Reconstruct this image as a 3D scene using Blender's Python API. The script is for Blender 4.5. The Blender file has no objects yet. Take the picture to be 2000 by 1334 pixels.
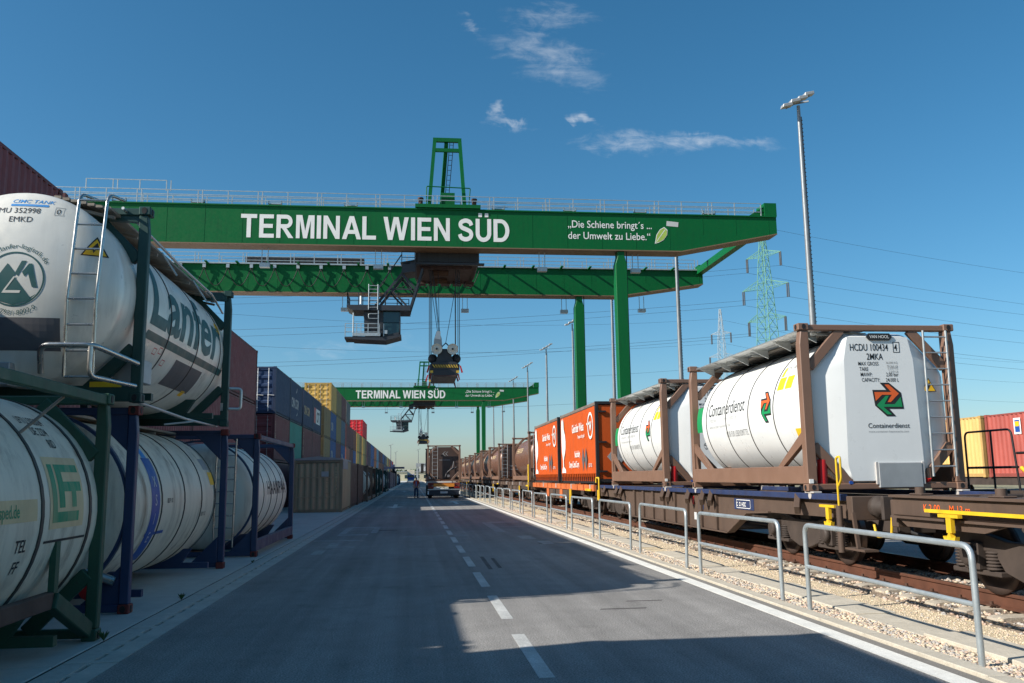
import bpy, bmesh, math, random
from mathutils import Vector, Matrix
random.seed(7)
S = bpy.context.scene
COL = S.collection
R = math.radians

# ------------------------------------------------------------ camera
def cam_setup():
    y, p, r, f = R(6.557), R(8.834), R(-0.694), 1697.98
    F = Vector((math.sin(y)*math.cos(p), math.cos(y)*math.cos(p), math.sin(p)))
    rt = Vector((math.cos(y), -math.sin(y), 0)); up = rt.cross(F)
    c, s = math.cos(r), math.sin(r)
    rt, up = rt*c + up*s, up*c - rt*s
    cd = bpy.data.cameras.new('camera'); co = bpy.data.objects.new('camera', cd); COL.objects.link(co)
    m = Matrix((( rt.x, up.x, -F.x, 0), (rt.y, up.y, -F.y, 0), (rt.z, up.z, -F.z, 1.7), (0, 0, 0, 1)))
    co.matrix_world = m
    cd.sensor_fit = 'HORIZONTAL'; cd.sensor_width = 36; cd.lens = f/2000*36
    cd.clip_start = 0.05; cd.clip_end = 9000
    S.camera = co
cam_setup()
# ------------------------------------------------------------ sky, sun, exposure
SUN = Vector((-1.487, -0.42, 1.0)).normalized()
EL = math.asin(SUN.z); AZ = math.atan2(SUN.x, SUN.y)
def world_setup():
    w = bpy.data.worlds.new('World'); S.world = w; w.use_nodes = True
    nt = w.node_tree; N = nt.nodes; L = nt.links; N.clear()
    out = N.new('ShaderNodeOutputWorld'); bg = N.new('ShaderNodeBackground')
    sky = N.new('ShaderNodeTexSky'); sky.sky_type = 'NISHITA'; sky.sun_disc = False
    sky.sun_elevation = EL; sky.sun_rotation = AZ
    sky.altitude = 150; sky.air_density = 1.0; sky.dust_density = 0.8; sky.ozone_density = 5.0
    tc = N.new('ShaderNodeTexCoord'); sp = N.new('ShaderNodeSeparateXYZ')
    L.new(tc.outputs['Generated'], sp.inputs[0])
    def M(op, a, b=None, c=None, clamp=False):
        n = N.new('ShaderNodeMath'); n.operation = op; n.use_clamp = clamp
        for i, v in enumerate((a, b, c)):
            if v is None: continue
            if isinstance(v, (int, float)): n.inputs[i].default_value = v
            else: L.new(v, n.inputs[i])
        return n.outputs[0]
    ymax = M('MAXIMUM', sp.outputs[1], 0.05)
    u = M('DIVIDE', sp.outputs[0], ymax); v = M('DIVIDE', sp.outputs[2], ymax)
    cb = N.new('ShaderNodeCombineXYZ'); L.new(u, cb.inputs[0]); L.new(v, cb.inputs[1])
    def noise(scale, sx, sy, rot, detail=7, rough=.62, dist=.6):
        mp = N.new('ShaderNodeMapping'); mp.inputs['Scale'].default_value = (sx, sy, 1); mp.inputs['Rotation'].default_value = (0, 0, rot)
        L.new(cb.outputs[0], mp.inputs[0])
        n = N.new('ShaderNodeTexNoise'); n.inputs['Scale'].default_value = scale; n.inputs['Detail'].default_value = detail
        n.inputs['Roughness'].default_value = rough; n.inputs['Distortion'].default_value = dist
        L.new(mp.outputs[0], n.inputs[0]); return n.outputs[0]
    wisp = noise(12, 1, 4.2, 0.10); fine = noise(30, 1, 1.8, -0.4, 8, .7, .9)
    tex = M('ADD', M('MULTIPLY', wisp, .6), M('MULTIPLY', fine, .4))
    wob = M('MULTIPLY', M('SUBTRACT', noise(22, 1, 1, 0, 4), .5), .07)
    uw = M('ADD', u, wob); vw = M('ADD', v, M('MULTIPLY', wob, .45))
    total = None
    def blob(cu, cv, a, b, rot, lo, hi, amp):
        nonlocal total
        c, s = math.cos(rot), math.sin(rot)
        du = M('SUBTRACT', uw, cu); dv = M('SUBTRACT', vw, cv)
        p = M('DIVIDE', M('ADD', M('MULTIPLY', du, c), M('MULTIPLY', dv, s)), a)
        q = M('DIVIDE', M('SUBTRACT', M('MULTIPLY', dv, c), M('MULTIPLY', du, s)), b)
        g = M('POWER', 2.718, M('MULTIPLY', M('ADD', M('MULTIPLY', p, p), M('MULTIPLY', q, q)), -1.0))
        t = M('ADD', tex, M('MULTIPLY', M('SUBTRACT', g, 1.0), .45))
        mr = N.new('ShaderNodeMapRange'); mr.inputs[1].default_value = lo; mr.inputs[2].default_value = hi
        mr.interpolation_type = 'SMOOTHSTEP'; L.new(t, mr.inputs[0])
        m = M('MULTIPLY', M('MULTIPLY', mr.outputs[0], g), amp)
        total = m if total is None else M('MAXIMUM', total, m)
    for a in CLOUDS: blob(*a)
    fwd = N.new('ShaderNodeMapRange'); fwd.inputs[1].default_value = .25; fwd.inputs[2].default_value = .5; L.new(sp.outputs[1], fwd.inputs[0])
    total = M('MULTIPLY', total, fwd.outputs[0], clamp=True)
    mix = N.new('ShaderNodeMix'); mix.data_type = 'RGBA'; mix.inputs[7].default_value = CLOUDCOL
    hs = N.new('ShaderNodeHueSaturation'); hs.inputs['Saturation'].default_value = SKY_SAT; hs.inputs['Value'].default_value = 1.0; hs.inputs['Hue'].default_value = SKY_HUE
    L.new(sky.outputs[0], hs.inputs['Color'])
    L.new(total, mix.inputs[0]); L.new(hs.outputs[0], mix.inputs[6])
    L.new(mix.outputs[2], bg.inputs[0]); bg.inputs[1].default_value = SKY_STRENGTH
    L.new(bg.outputs[0], out.inputs[0])
SKY_STRENGTH = 0.073; SKY_SAT = 1.20; SKY_HUE = 0.486
CLOUDCOL = (7.0, 7.3, 7.6, 1)
CLOUDS = [(.285, .407, .14, .026, .02, .32, .76, .66), (.37, .414, .13, .014, -.05, .32, .72, .5), (.095, .440, .016, .034, -.5, .33, .74, .5),
          (.112, .423, .040, .010, -.08, .33, .70, .5), (.203, .434, .024, .009, -.3, .32, .66, .55),
          (.165, .512, .12, .05, -.4, .32, .76, .38), (.16, .570, .11, .035, 0, .36, .74, .3), (.065, .552, .045, .018, -.3, .36, .70, .35),
          (.01, .09, .07, .022, 0, .34, .62, .45), (-.06, .15, .16, .025, .1, .38, .70, .25)]
world_setup()
sd = bpy.data.lights.new('sun', 'SUN'); sd.energy = 3.9; sd.angle = R(.53); sd.color = (1.0, .945, .86)
so = bpy.data.objects.new('sun', sd); COL.objects.link(so); so.rotation_euler = (-SUN).to_track_quat('-Z', 'Y').to_euler()
S.view_settings.view_transform = 'Standard'; S.view_settings.look = 'None'; S.view_settings.exposure = 0.80; S.view_settings.gamma = 1.0
S.view_settings.use_curve_mapping = False
S.render.engine = 'CYCLES'; S.cycles.max_bounces = 6

# ------------------------------------------------------------ materials
MATS = {}
def lin(c):
    c = c/255.0
    return c/12.92 if c <= .04045 else ((c+.055)/1.055)**2.4
def rgb(r, g, b): return (lin(r), lin(g), lin(b), 1)
def mat(name, col, rough=.5, metal=0.0, var=.12, scale=1.5, streak=0.0, streakcol=None, speck=0.0, bump=0.0, bscale=60, coat=0.0, spec=.5, lines=0.0, trans=0.0, edge=0.0):
    """procedural paint: large tone variation, vertical run-off streaks, chips, fine relief"""
    if name in MATS: return MATS[name]
    m = bpy.data.materials.new(name); m.use_nodes = True; MATS[name] = m
    nt = m.node_tree; N = nt.nodes; L = nt.links; b = N['Principled BSDF']
    b.inputs['Roughness'].default_value = rough; b.inputs['Metallic'].default_value = metal
    b.inputs['Specular IOR Level'].default_value = spec; b.inputs['Coat Weight'].default_value = coat
    if trans: b.inputs['Transmission Weight'].default_value = trans
    tc = N.new('ShaderNodeTexCoord'); oi = N.new('ShaderNodeObjectInfo')
    off = N.new('ShaderNodeVectorMath'); off.operation = 'MULTIPLY_ADD'; off.inputs[1].default_value = (37, 53, 71)
    rv = N.new('ShaderNodeCombineXYZ'); 
    for i in range(3): L.new(oi.outputs['Random'], rv.inputs[i])
    L.new(rv.outputs[0], off.inputs[0]); L.new(tc.outputs['Object'], off.inputs[2])
    vec = off.outputs[0]
    def noise(sc, detail=5, r=.6, stretch=None):
        n = N.new('ShaderNodeTexNoise'); n.inputs['Scale'].default_value = sc; n.inputs['Detail'].default_value = detail; n.inputs['Roughness'].default_value = r
        if stretch:
            mp = N.new('ShaderNodeMapping'); mp.inputs['Scale'].default_value = stretch; L.new(vec, mp.inputs[0]); L.new(mp.outputs[0], n.inputs[0])
        else: L.new(vec, n.inputs[0])
        return n.outputs[0]
    def ramp(src, a, bb):
        r = N.new('ShaderNodeMapRange'); r.inputs[1].default_value = a; r.inputs[2].default_value = bb; L.new(src, r.inputs[0]); return r.outputs[0]
    def mixc(fac, a, bb, mode='MIX'):
        x = N.new('ShaderNodeMix'); x.data_type = 'RGBA'; x.blend_type = mode
        for sock, v in ((x.inputs[0], fac), (x.inputs[6], a), (x.inputs[7], bb)):
            if isinstance(v, (tuple, int, float)): sock.default_value = v
            else: L.new(v, sock)
        return x.outputs[2]
    lo = tuple(c*(1-var) for c in col[:3])+(1,); hi = tuple(min(1, c*(1+var)) for c in col[:3])+(1,)
    c = mixc(ramp(noise(scale), .3, .7), lo, hi)
    if streak:
        sc = streakcol or rgb(70, 55, 45)
        st = ramp(noise(1.0, 6, .65, (5, 5, .35)), .47, .72)
        st2 = ramp(noise(.7, 3), .35, .65)
        f = N.new('ShaderNodeMath'); f.operation = 'MULTIPLY'; L.new(st, f.inputs[0]); L.new(st2, f.inputs[1])
        f2 = N.new('ShaderNodeMath'); f2.operation = 'MULTIPLY'; L.new(f.outputs[0], f2.inputs[0]); f2.inputs[1].default_value = streak
        c = mixc(f2.outputs[0], c, sc)
    if speck:
        s1 = ramp(noise(14, 6, .7), .60, .72)
        f = N.new('ShaderNodeMath'); f.operation = 'MULTIPLY'; L.new(s1, f.inputs[0]); f.inputs[1].default_value = speck
        c = mixc(f.outputs[0], c, streakcol or rgb(85, 50, 35))
    L.new(c, b.inputs['Base Color'])
    rr = ramp(noise(4, 4), .3, .7)
    rm = N.new('ShaderNodeMapRange'); rm.inputs[3].default_value = max(.03, rough-.1); rm.inputs[4].default_value = min(1, rough+.12); L.new(rr, rm.inputs[0]); L.new(rm.outputs[0], b.inputs['Roughness'])
    if bump:
        bp = N.new('ShaderNodeBump'); bp.inputs['Strength'].default_value = bump; bp.inputs['Distance'].default_value = .02
        L.new(noise(bscale, 4), bp.inputs['Height']); L.new(bp.outputs[0], b.inputs['Normal'])
    return m

# ------------------------------------------------------------ mesh builder
class MB:
    def __init__(s): s.v = []; s.f = []; s.sm = []
    def add(s, verts, faces, smooth=False):
        o = len(s.v); s.v += [tuple(p) for p in verts]
        for f in faces: s.f.append(tuple(i+o for i in f)); s.sm.append(smooth)
        return s
    def box(s, x0, x1, y0, y1, z0, z1):
        v = [(x0,y0,z0),(x1,y0,z0),(x1,y1,z0),(x0,y1,z0),(x0,y0,z1),(x1,y0,z1),(x1,y1,z1),(x0,y1,z1)]
        return s.add(v, [(0,3,2,1),(4,5,6,7),(0,1,5,4),(1,2,6,5),(2,3,7,6),(3,0,4,7)])
    def bar(s, p, q, w, h=None, up=(0,0,1)):
        p = Vector(p); q = Vector(q); h = w if h is None else h
        d = (q-p).normalized(); u = Vector(up)
        if abs(d.dot(u)) > .98: u = Vector((0,1,0))
        a = d.cross(u).normalized(); b = a.cross(d)
        a *= w/2; b *= h/2
        v = [p-a-b, p+a-b, p+a+b, p-a+b, q-a-b, q+a-b, q+a+b, q-a+b]
        return s.add(v, [(0,3,2,1),(4,5,6,7),(0,1,5,4),(1,2,6,5),(2,3,7,6),(3,0,4,7)])
    def cyl(s, p, q, r, n=10, r2=None, caps=True):
        p = Vector(p); q = Vector(q); d = (q-p).normalized(); r2 = r if r2 is None else r2
        u = Vector((0,0,1)) if abs(d.z) < .9 else Vector((1,0,0))
        a = d.cross(u).normalized(); b = a.cross(d)
        v = []
        for c, rr in ((p, r), (q, r2)):
            for i in range(n):
                t = 2*math.pi*i/n; v.append(c + a*(rr*math.cos(t)) + b*(rr*math.sin(t)))
        s.add(v, [(i, (i+1) % n, n+(i+1) % n, n+i) for i in range(n)], True)
        if caps: s.add(v, [tuple(range(n-1, -1, -1)), tuple(range(n, 2*n))])
        return s
    def tube(s, path, r, n=8):
        P = [Vector(p) for p in path]; rings = []; prev = None
        for i, p in enumerate(P):
            d = (P[min(i+1, len(P)-1)] - P[max(i-1, 0)]).normalized()
            if prev is None:
                u = Vector((0,0,1)) if abs(d.z) < .9 else Vector((1,0,0)); a = d.cross(u).normalized()
            else: a = (prev - d*prev.dot(d)).normalized()
            prev = a; b = d.cross(a)
            rings.append([p + a*(r*math.cos(2*math.pi*k/n)) + b*(r*math.sin(2*math.pi*k/n)) for k in range(n)])
        v = [q for rg in rings for q in rg]; f = []
        for i in range(len(P)-1):
            for k in range(n): f.append((i*n+k, i*n+(k+1) % n, (i+1)*n+(k+1) % n, (i+1)*n+k))
        s.add(v, f, True)
        s.add(v, [tuple(range(n-1, -1, -1)), tuple(range(len(v)-n, len(v)))])
        return s
    def lathe(s, prof, c, axis='y', n=32, smooth=True, a0=0, a1=2*math.pi):
        """prof: (radius, along) pairs round an axis through c"""
        full = abs(a1-a0-2*math.pi) < 1e-6; m = n if full else n+1; v = []
        for r, t in prof:
            for i in range(m):
                a = a0+(a1-a0)*i/n; x, z = r*math.cos(a), r*math.sin(a)
                if axis == 'y': v.append((c[0]+x, c[1]+t, c[2]+z))
                elif axis == 'x': v.append((c[0]+t, c[1]+x, c[2]+z))
                else: v.append((c[0]+x, c[1]+z, c[2]+t))
        f = []
        for j in range(len(prof)-1):
            for i in range(m if full else n):
                k = (i+1) % m; f.append((j*m+i, j*m+k, (j+1)*m+k, (j+1)*m+i))
        return s.add(v, f, smooth)
    def prism(s, poly, plane, lo, hi):
        """poly 2D; plane 'xz' extruded along y, 'yz' along x, 'xy' along z"""
        def P(a, b, t): return {'xz': (a, t, b), 'yz': (t, a, b), 'xy': (a, b, t)}[plane]
        n = len(poly); v = [P(a, b, lo) for a, b in poly]+[P(a, b, hi) for a, b in poly]
        return s.add(v, [tuple(range(n)), tuple(range(2*n-1, n-1, -1))]+[(i, (i+1) % n, n+(i+1) % n, n+i) for i in range(n)])
    def mesh(s, name):
        me = bpy.data.meshes.new(name); me.from_pydata(s.v, [], s.f)
        me.polygons.foreach_set('use_smooth', s.sm)
        bm = bmesh.new(); bm.from_mesh(me); bmesh.ops.recalc_face_normals(bm, faces=bm.faces); bm.to_mesh(me); bm.free()
        return me
    def pieces(s, name, m, parent=None, bevel=0.0):
        """every connected piece becomes an object of its own"""
        par = list(range(len(s.v)))
        def find(a):
            while par[a] != a: par[a] = par[par[a]]; a = par[a]
            return a
        for f in s.f:
            for i in f[1:]: par[find(i)] = find(f[0])
        # cap faces repeat the ring's vertices: join by position
        pos = {}
        for i, p in enumerate(s.v):
            k = (round(p[0], 5), round(p[1], 5), round(p[2], 5))
            if k in pos: par[find(i)] = find(pos[k])
            else: pos[k] = i
        groups = {}
        for f, sm in zip(s.f, s.sm): groups.setdefault(find(f[0]), []).append((f, sm))
        out = []
        for g in groups.values():
            q = MB(); idx = {}
            for f, sm in g:
                for i in f:
                    if i not in idx: idx[i] = len(q.v); q.v.append(s.v[i])
                q.f.append(tuple(idx[i] for i in f)); q.sm.append(sm)
            out.append(q.build(name, m, parent, bevel))
        return out
    def build(s, name, m, parent=None, bevel=0.0, recalc=True):
        me = s.mesh(name); return obj(name, me, m, parent, bevel)
def obj(name, me, m=None, parent=None, bevel=0.0):
    o = bpy.data.objects.new(name, me); COL.objects.link(o)
    if m and not me.materials: me.materials.append(m)
    if parent: o.parent = parent
    if bevel:
        b = o.modifiers.new('bevel', 'BEVEL'); b.width = bevel; b.segments = 1; b.limit_method = 'ANGLE'; b.angle_limit = R(40)
    return o
def tag(o, label=None, cat=None, group=None, kind=None):
    if label: o['label'] = label
    if cat: o['category'] = cat
    if group: o['group'] = group
    if kind: o['kind'] = kind
    return o
def empty(name, loc=(0,0,0), label=None, cat=None, group=None, kind=None):
    o = bpy.data.objects.new(name, None); COL.objects.link(o); o.location = loc; o.empty_display_size = .3
    return tag(o, label, cat, group, kind)
KIDS = {}
def copy_tree(o, parent=None, remap=None):
    c = o.copy(); COL.objects.link(c); c.parent = parent
    if remap and c.data is not None and c.material_slots:
        for sl in c.material_slots:
            if sl.material and sl.material.name in remap:
                m = remap[sl.material.name]; sl.link = 'OBJECT'; sl.material = m
    for ch in list(o.children): copy_tree(ch, c, remap)
    return c
def box_part(name, m, parent, *a, bevel=0.0): return MB().box(*a).build(name, m, parent, bevel)

# ------------------------------------------------------------ flat print: text and outlines laid on a surface
_T = {}
def text_bm(s, h, bold=0.0, xs=1.0, shear=0.0, align='LEFT', space=1.0):
    cu = bpy.data.curves.new('t', 'FONT'); cu.body = s; cu.size = 1.0; cu.resolution_u = 3; cu.offset = bold; cu.shear = shear
    cu.space_character = space; cu.fill_mode = 'FRONT'
    o = bpy.data.objects.new('t', cu)
    me = bpy.data.meshes.new_from_object(o)
    bm = bmesh.new(); bm.from_mesh(me)
    bpy.data.objects.remove(o); bpy.data.curves.remove(cu); bpy.data.meshes.remove(me)
    k = h/0.729
    xsn = [v.co.x for v in bm.verts] or [0]
    x0, x1 = min(xsn), max(xsn); dx = {'LEFT': x0, 'CENTER': (x0+x1)/2, 'RIGHT': x1}[align]
    for v in bm.verts: v.co = Vector(((v.co.x-dx)*k*xs, v.co.y*k, 0))
    return bm
def poly_bm(polys):
    bm = bmesh.new()
    for p in polys:
        vs = [bm.verts.new((a, b, 0)) for a, b in p]
        try: bm.faces.new(vs)
        except Exception: pass
    bmesh.ops.triangulate(bm, faces=bm.faces, ngon_method='EAR_CLIP')
    return bm
def cut(bm, step, axis=1):
    co = [v.co[axis] for v in bm.verts]
    if not co: return bm
    t = min(co)+step
    while t < max(co):
        n = Vector((0,0,0)); n[axis] = 1; p = Vector((0,0,0)); p[axis] = t
        bmesh.ops.bisect_plane(bm, geom=list(bm.verts)+list(bm.edges)+list(bm.faces), plane_co=p, plane_no=n)
        t += step
    return bm
def decal(name, bm, fn, m, parent, ustep=0, vstep=0):
    if vstep: cut(bm, vstep, 1)
    if ustep: cut(bm, ustep, 0)
    for v in bm.verts: v.co = Vector(fn(v.co.x, v.co.y))
    me = bpy.data.meshes.new(name); bm.to_mesh(me); bm.free()
    return obj(name, me, m, parent)
def scribble_bm(n, h, w=None, seed=1):
    """rows of print too small or worn to read in the photograph: letter-sized strokes"""
    rg = random.Random(seed); P = []; x = 0; w = w or h*.62; k = h*.17
    for i in range(n):
        if rg.random() < .14: x += w*.6; continue
        t = rg.randrange(5); a, b = x, x+w*.8
        P.append(rect(a, a+k, 0, h))
        if t in (0, 1, 3): P.append(rect(a+k, b-k, h-k, h))
        if t in (0, 2, 3): P.append(rect(a+k, b-k, 0, k))
        if t in (1, 2, 4): P.append(rect(a+k, b-k, h*.42, h*.42+k))
        if t in (0, 1, 4): P.append(rect(b-k, b, 0 if t != 1 else h*.42, h))
        x += w
    return poly_bm(P)
def ngon(cx, cy, r, n=32, a0=0): return [(cx+r*math.cos(a0+2*math.pi*i/n), cy+r*math.sin(a0+2*math.pi*i/n)) for i in range(n)]
def ring_polys(cx, cy, r0, r1, n=40):
    P = []
    for i in range(n):
        a, b = 2*math.pi*i/n, 2*math.pi*(i+1)/n
        P.append([(cx+r0*math.cos(a), cy+r0*math.sin(a)), (cx+r1*math.cos(a), cy+r1*math.sin(a)), (cx+r1*math.cos(b), cy+r1*math.sin(b)), (cx+r0*math.cos(b), cy+r0*math.sin(b))])
    return P
def rect(x0, x1, y0, y1): return [(x0,y0),(x1,y0),(x1,y1),(x0,y1)]

# upright bold sans capitals for the big sign, drawn as outlines
def _strip(pts, w, n=6):
    P = []
    for i in range(len(pts)-1):
        p0 = pts[max(0, i-1)]; p1 = pts[i]; p2 = pts[i+1]; p3 = pts[min(len(pts)-1, i+2)]
        for k in range(n):
            t = k/n; P.append(tuple(.5*((2*p1[j])+(-p0[j]+p2[j])*t+(2*p0[j]-5*p1[j]+4*p2[j]-p3[j])*t*t+(-p0[j]+3*p1[j]-3*p2[j]+p3[j])*t**3) for j in (0, 1)))
    P.append(pts[-1]); L = []; Rr = []
    for i, p in enumerate(P):
        a = P[max(0, i-1)]; b = P[min(len(P)-1, i+1)]; d = math.hypot(b[0]-a[0], b[1]-a[1]) or 1; nx, ny = -(b[1]-a[1])/d*w/2, (b[0]-a[0])/d*w/2
        L.append((p[0]+nx, p[1]+ny)); Rr.append((p[0]-nx, p[1]-ny))
    return [[L[i], L[i+1], Rr[i+1], Rr[i]] for i in range(len(P)-1)]
def _ring(cx, cy, ax0, ay0, ax1, ay1, a0, a1, n=16):
    P = []
    for i in range(n):
        t, u = a0+(a1-a0)*i/n, a0+(a1-a0)*(i+1)/n
        P.append([(cx+ax0*math.cos(t), cy+ay0*math.sin(t)), (cx+ax1*math.cos(t), cy+ay1*math.sin(t)), (cx+ax1*math.cos(u), cy+ay1*math.sin(u)), (cx+ax0*math.cos(u), cy+ay0*math.sin(u))])
    return P
_H = math.pi/2
GLYPH = {
 'T': (.76, [rect(0,.76,.83,1), rect(.28,.48,0,.83)]),
 'E': (.70, [rect(0,.2,0,1), rect(.2,.70,0,.17), rect(.2,.64,.42,.59), rect(.2,.68,.83,1)]),
 'R': (.82, [rect(0,.2,0,1), rect(.2,.46,.83,1), rect(.2,.46,.42,.59), [(.26,.42),(.48,.42),(.82,0),(.58,0),(.34,.33)]]+_ring(.46,.71,.125,.12,.30,.29,-_H,_H)),
 'M': (.88, [rect(0,.18,0,1), rect(.70,.88,0,1), [(.18,.78),(.35,0),(.44,0),(.44,.32),(.29,1),(.18,1)], [(.70,.78),(.53,0),(.44,0),(.44,.32),(.59,1),(.70,1)]]),
 'I': (.2, [rect(0,.2,0,1)]),
 'N': (.79, [rect(0,.19,0,1), rect(.6,.79,0,1), [(.19,1),(.19,.66),(.59,0),(.6,0),(.6,.34),(.2,1)]]),
 'A': (.92, [[(0,0),(.21,0),(.29,.23),(.35,.40),(.14,.40)], [(.29,.23),(.63,.23),(.57,.40),(.35,.40)], [(.63,.23),(.71,0),(.92,0),(.78,.40),(.57,.40)], [(.14,.40),(.35,.40),(.46,.76),(.46,1),(.35,1)], [(.57,.40),(.78,.40),(.57,1),(.46,1),(.46,.76)]]),
 'L': (.67, [rect(0,.2,0,1), rect(.2,.67,0,.17)]),
 'W': (1.24, [[(0,1),(.21,1),(.34,.31),(.34,0),(.23,0)], [(.34,.31),(.34,0),(.45,0),(.62,.72),(.62,1),(.5,1)], [(.62,1),(.62,.72),(.79,0),(.90,0),(.90,.31),(.74,1)], [(.90,.31),(.90,0),(1.01,0),(1.24,1),(1.03,1)]]),
 'S': (.76, _strip([(.66,.70),(.585,.845),(.38,.91),(.17,.845),(.115,.72),(.20,.60),(.40,.525),(.60,.43),(.655,.28),(.57,.145),(.37,.09),(.16,.155),(.09,.31)], .19)),
 'U': (.78, [rect(0,.2,.36,1), rect(.58,.78,.36,1)]+_ring(.39,.36,.19,.19,.39,.375,math.pi,2*math.pi)),
 'D': (.80, [rect(0,.2,0,1), rect(.2,.36,.83,1), rect(.2,.36,0,.17)]+_ring(.36,.5,.235,.33,.44,.5,-_H,_H)),
 'H': (.78, [rect(0,.2,0,1), rect(.58,.78,0,1), rect(.2,.58,.42,.6)])}
GLYPH['Ü'] = (.78, GLYPH['U'][1]+[rect(.14,.32,1.08,1.25), rect(.46,.64,1.08,1.25)])
def sign_bm(s, h, space=.115, width=None):
    polys = []; x = 0
    for ch in s:
        if ch == ' ': x += .30; continue
        w, P = GLYPH[ch]; polys += [[((x+a)*h, b*h) for a, b in p] for p in P]; x += w+space*(.5 if ch in 'AL' else 1)
    if width:
        k = width/((x-space)*h); polys = [[(a*k, b) for a, b in p] for p in polys]
    return poly_bm(polys)
import numpy as np
# ------------------------------------------------------------ ground materials
def ground_mat(name, col, fine=180, fvar=.35, patch=.12, pscale=.35, ystreak=0.0, bump=.35, rough=.9, stain=0.0, spec=.3):
    m = bpy.data.materials.new(name); m.use_nodes = True; MATS[name] = m
    nt = m.node_tree; N = nt.nodes; L = nt.links; b = N['Principled BSDF']; b.inputs['Roughness'].default_value = rough; b.inputs['Specular IOR Level'].default_value = spec
    tc = N.new('ShaderNodeTexCoord')
    def noise(sc, detail, r=.6, st=None):
        n = N.new('ShaderNodeTexNoise'); n.inputs['Scale'].default_value = sc; n.inputs['Detail'].default_value = detail; n.inputs['Roughness'].default_value = r
        if st:
            mp = N.new('ShaderNodeMapping'); mp.inputs['Scale'].default_value = st; L.new(tc.outputs['Object'], mp.inputs[0]); L.new(mp.outputs[0], n.inputs[0])
        else: L.new(tc.outputs['Object'], n.inputs[0])
        return n.outputs[0]
    def mr(src, a, bb, c, d):
        r = N.new('ShaderNodeMapRange'); 
        for i, v in zip((1, 2, 3, 4), (a, bb, c, d)): r.inputs[i].default_value = v
        L.new(src, r.inputs[0]); return r.outputs[0]
    def mul(a, b2):
        n = N.new('ShaderNodeMath'); n.operation = 'MULTIPLY'; L.new(a, n.inputs[0]); L.new(b2, n.inputs[1]); return n.outputs[0]
    fn = noise(fine, 3, .7)
    k = mul(mr(fn, .36, .64, 1-fvar, 1+fvar), mr(noise(pscale, 5), .3, .7, 1-patch, 1+patch))
    k = mul(k, mr(noise(pscale*9, 4), .3, .7, 1-patch*.6, 1+patch*.6))
    if ystreak: k = mul(k, mr(noise(1.0, 4, .6, (2.2, .04, 1)), .32, .68, 1-ystreak, 1+ystreak))
    if stain: k = mul(k, mr(noise(1.1, 6, .65), .58, .75, 1, 1-stain))
    vm = N.new('ShaderNodeVectorMath'); vm.operation = 'SCALE'; vm.inputs[0].default_value = col[:3]; L.new(k, vm.inputs['Scale'])
    L.new(vm.outputs[0], b.inputs['Base Color'])
    bp = N.new('ShaderNodeBump'); bp.inputs['Strength'].default_value = bump; bp.inputs['Distance'].default_value = .008
    L.new(fn, bp.inputs['Height']); L.new(bp.outputs[0], b.inputs['Normal'])
    return m
M_asph = ground_mat('asphalt', rgb(136, 133, 129), 58, .5, .13, .3, .2, .5, .88, .3)
M_asph2 = ground_mat('asphalt_edge', rgb(128, 124, 118), 150, .3, .1, .5, 0, .4, .9)
M_conc = ground_mat('concrete', rgb(188, 186, 178), 60, .08, .12, .5, 0, .15, .85, .15)
M_conc2 = ground_mat('concrete_channel', rgb(184, 181, 172), 70, .10, .14, 1.2, 0, .2, .85, .2)
M_concl = ground_mat('concrete_light', rgb(186, 178, 162), 60, .10, .14, 1.5, 0, .2, .9, .18)
M_joint = mat('joint', rgb(38, 38, 40), .95, var=.2)
M_sand = ground_mat('sandy_gravel', rgb(206, 188, 156), 75, .45, .12, .9, 0, 1.0, .95, .1)
M_gbase = ground_mat('gravel_base', rgb(150, 130, 108), 60, .5, .12, 1.2, 0, 1.0, .95)
M_ball = ground_mat('ballast_bed', rgb(135, 120, 104), 38, .6, .2, 1.2, 0, 1.0, .95, .3)
M_field = ground_mat('field', rgb(140, 132, 104), 3, .25, .25, .05, 0, .3, .95)
M_line = ground_mat('road_paint', rgb(226, 224, 216), 90, .12, .10, 2.0, .05, .3, .7, .25)
M_dash = ground_mat('worn_road_paint', rgb(190, 190, 186), 90, .25, .15, 2.0, .1, .4, .75, .35)
M_faint = ground_mat('faded_road_paint', rgb(150, 150, 147), 60, .30, .2, 2.0, .1, .4, .8, .3)

def sheet(name, m, x0, x1, y0, y1, z, parent=None):
    return MB().add([(x0,y0,z),(x1,y0,z),(x1,y1,z),(x0,y1,z)], [(0,1,2,3)]).build(name, m, parent)
YF = 620
tag(sheet('ground', M_field, -2500, 2500, -200, 4500, -.22), kind='structure')
# ------------------------------------------------------------ storage yard on the left, cast in big slabs
yard = tag(MB().box(-70, -3.29, -12, YF, -.21, -.025).build('yard', M_joint), kind='structure')
def slabs():
    ys = [-11.9+6.62*i for i in range(0, 18)]
    xs = [(-9.6, -3.325), (-16.2, -9.62), (-29, -16.22)]
    for x0, x1 in xs:
        me = MB().box(0, x1-x0, 0, 6.605, -.02, 0).mesh('slab'); me.materials.append(M_conc)
        for y in ys:
            o = obj('slab', me, None, yard, .008); o.location = (x0, y+1.85-.9, 0)
    MB().box(-29, -3.30, ys[-1]+6.62+.95, YF, -.02, 0).build('far_slab', M_conc, yard)
    MB().box(-70, -29.02, -11.9, YF, -.02, 0).build('far_slab', M_conc, yard)
slabs()
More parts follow.
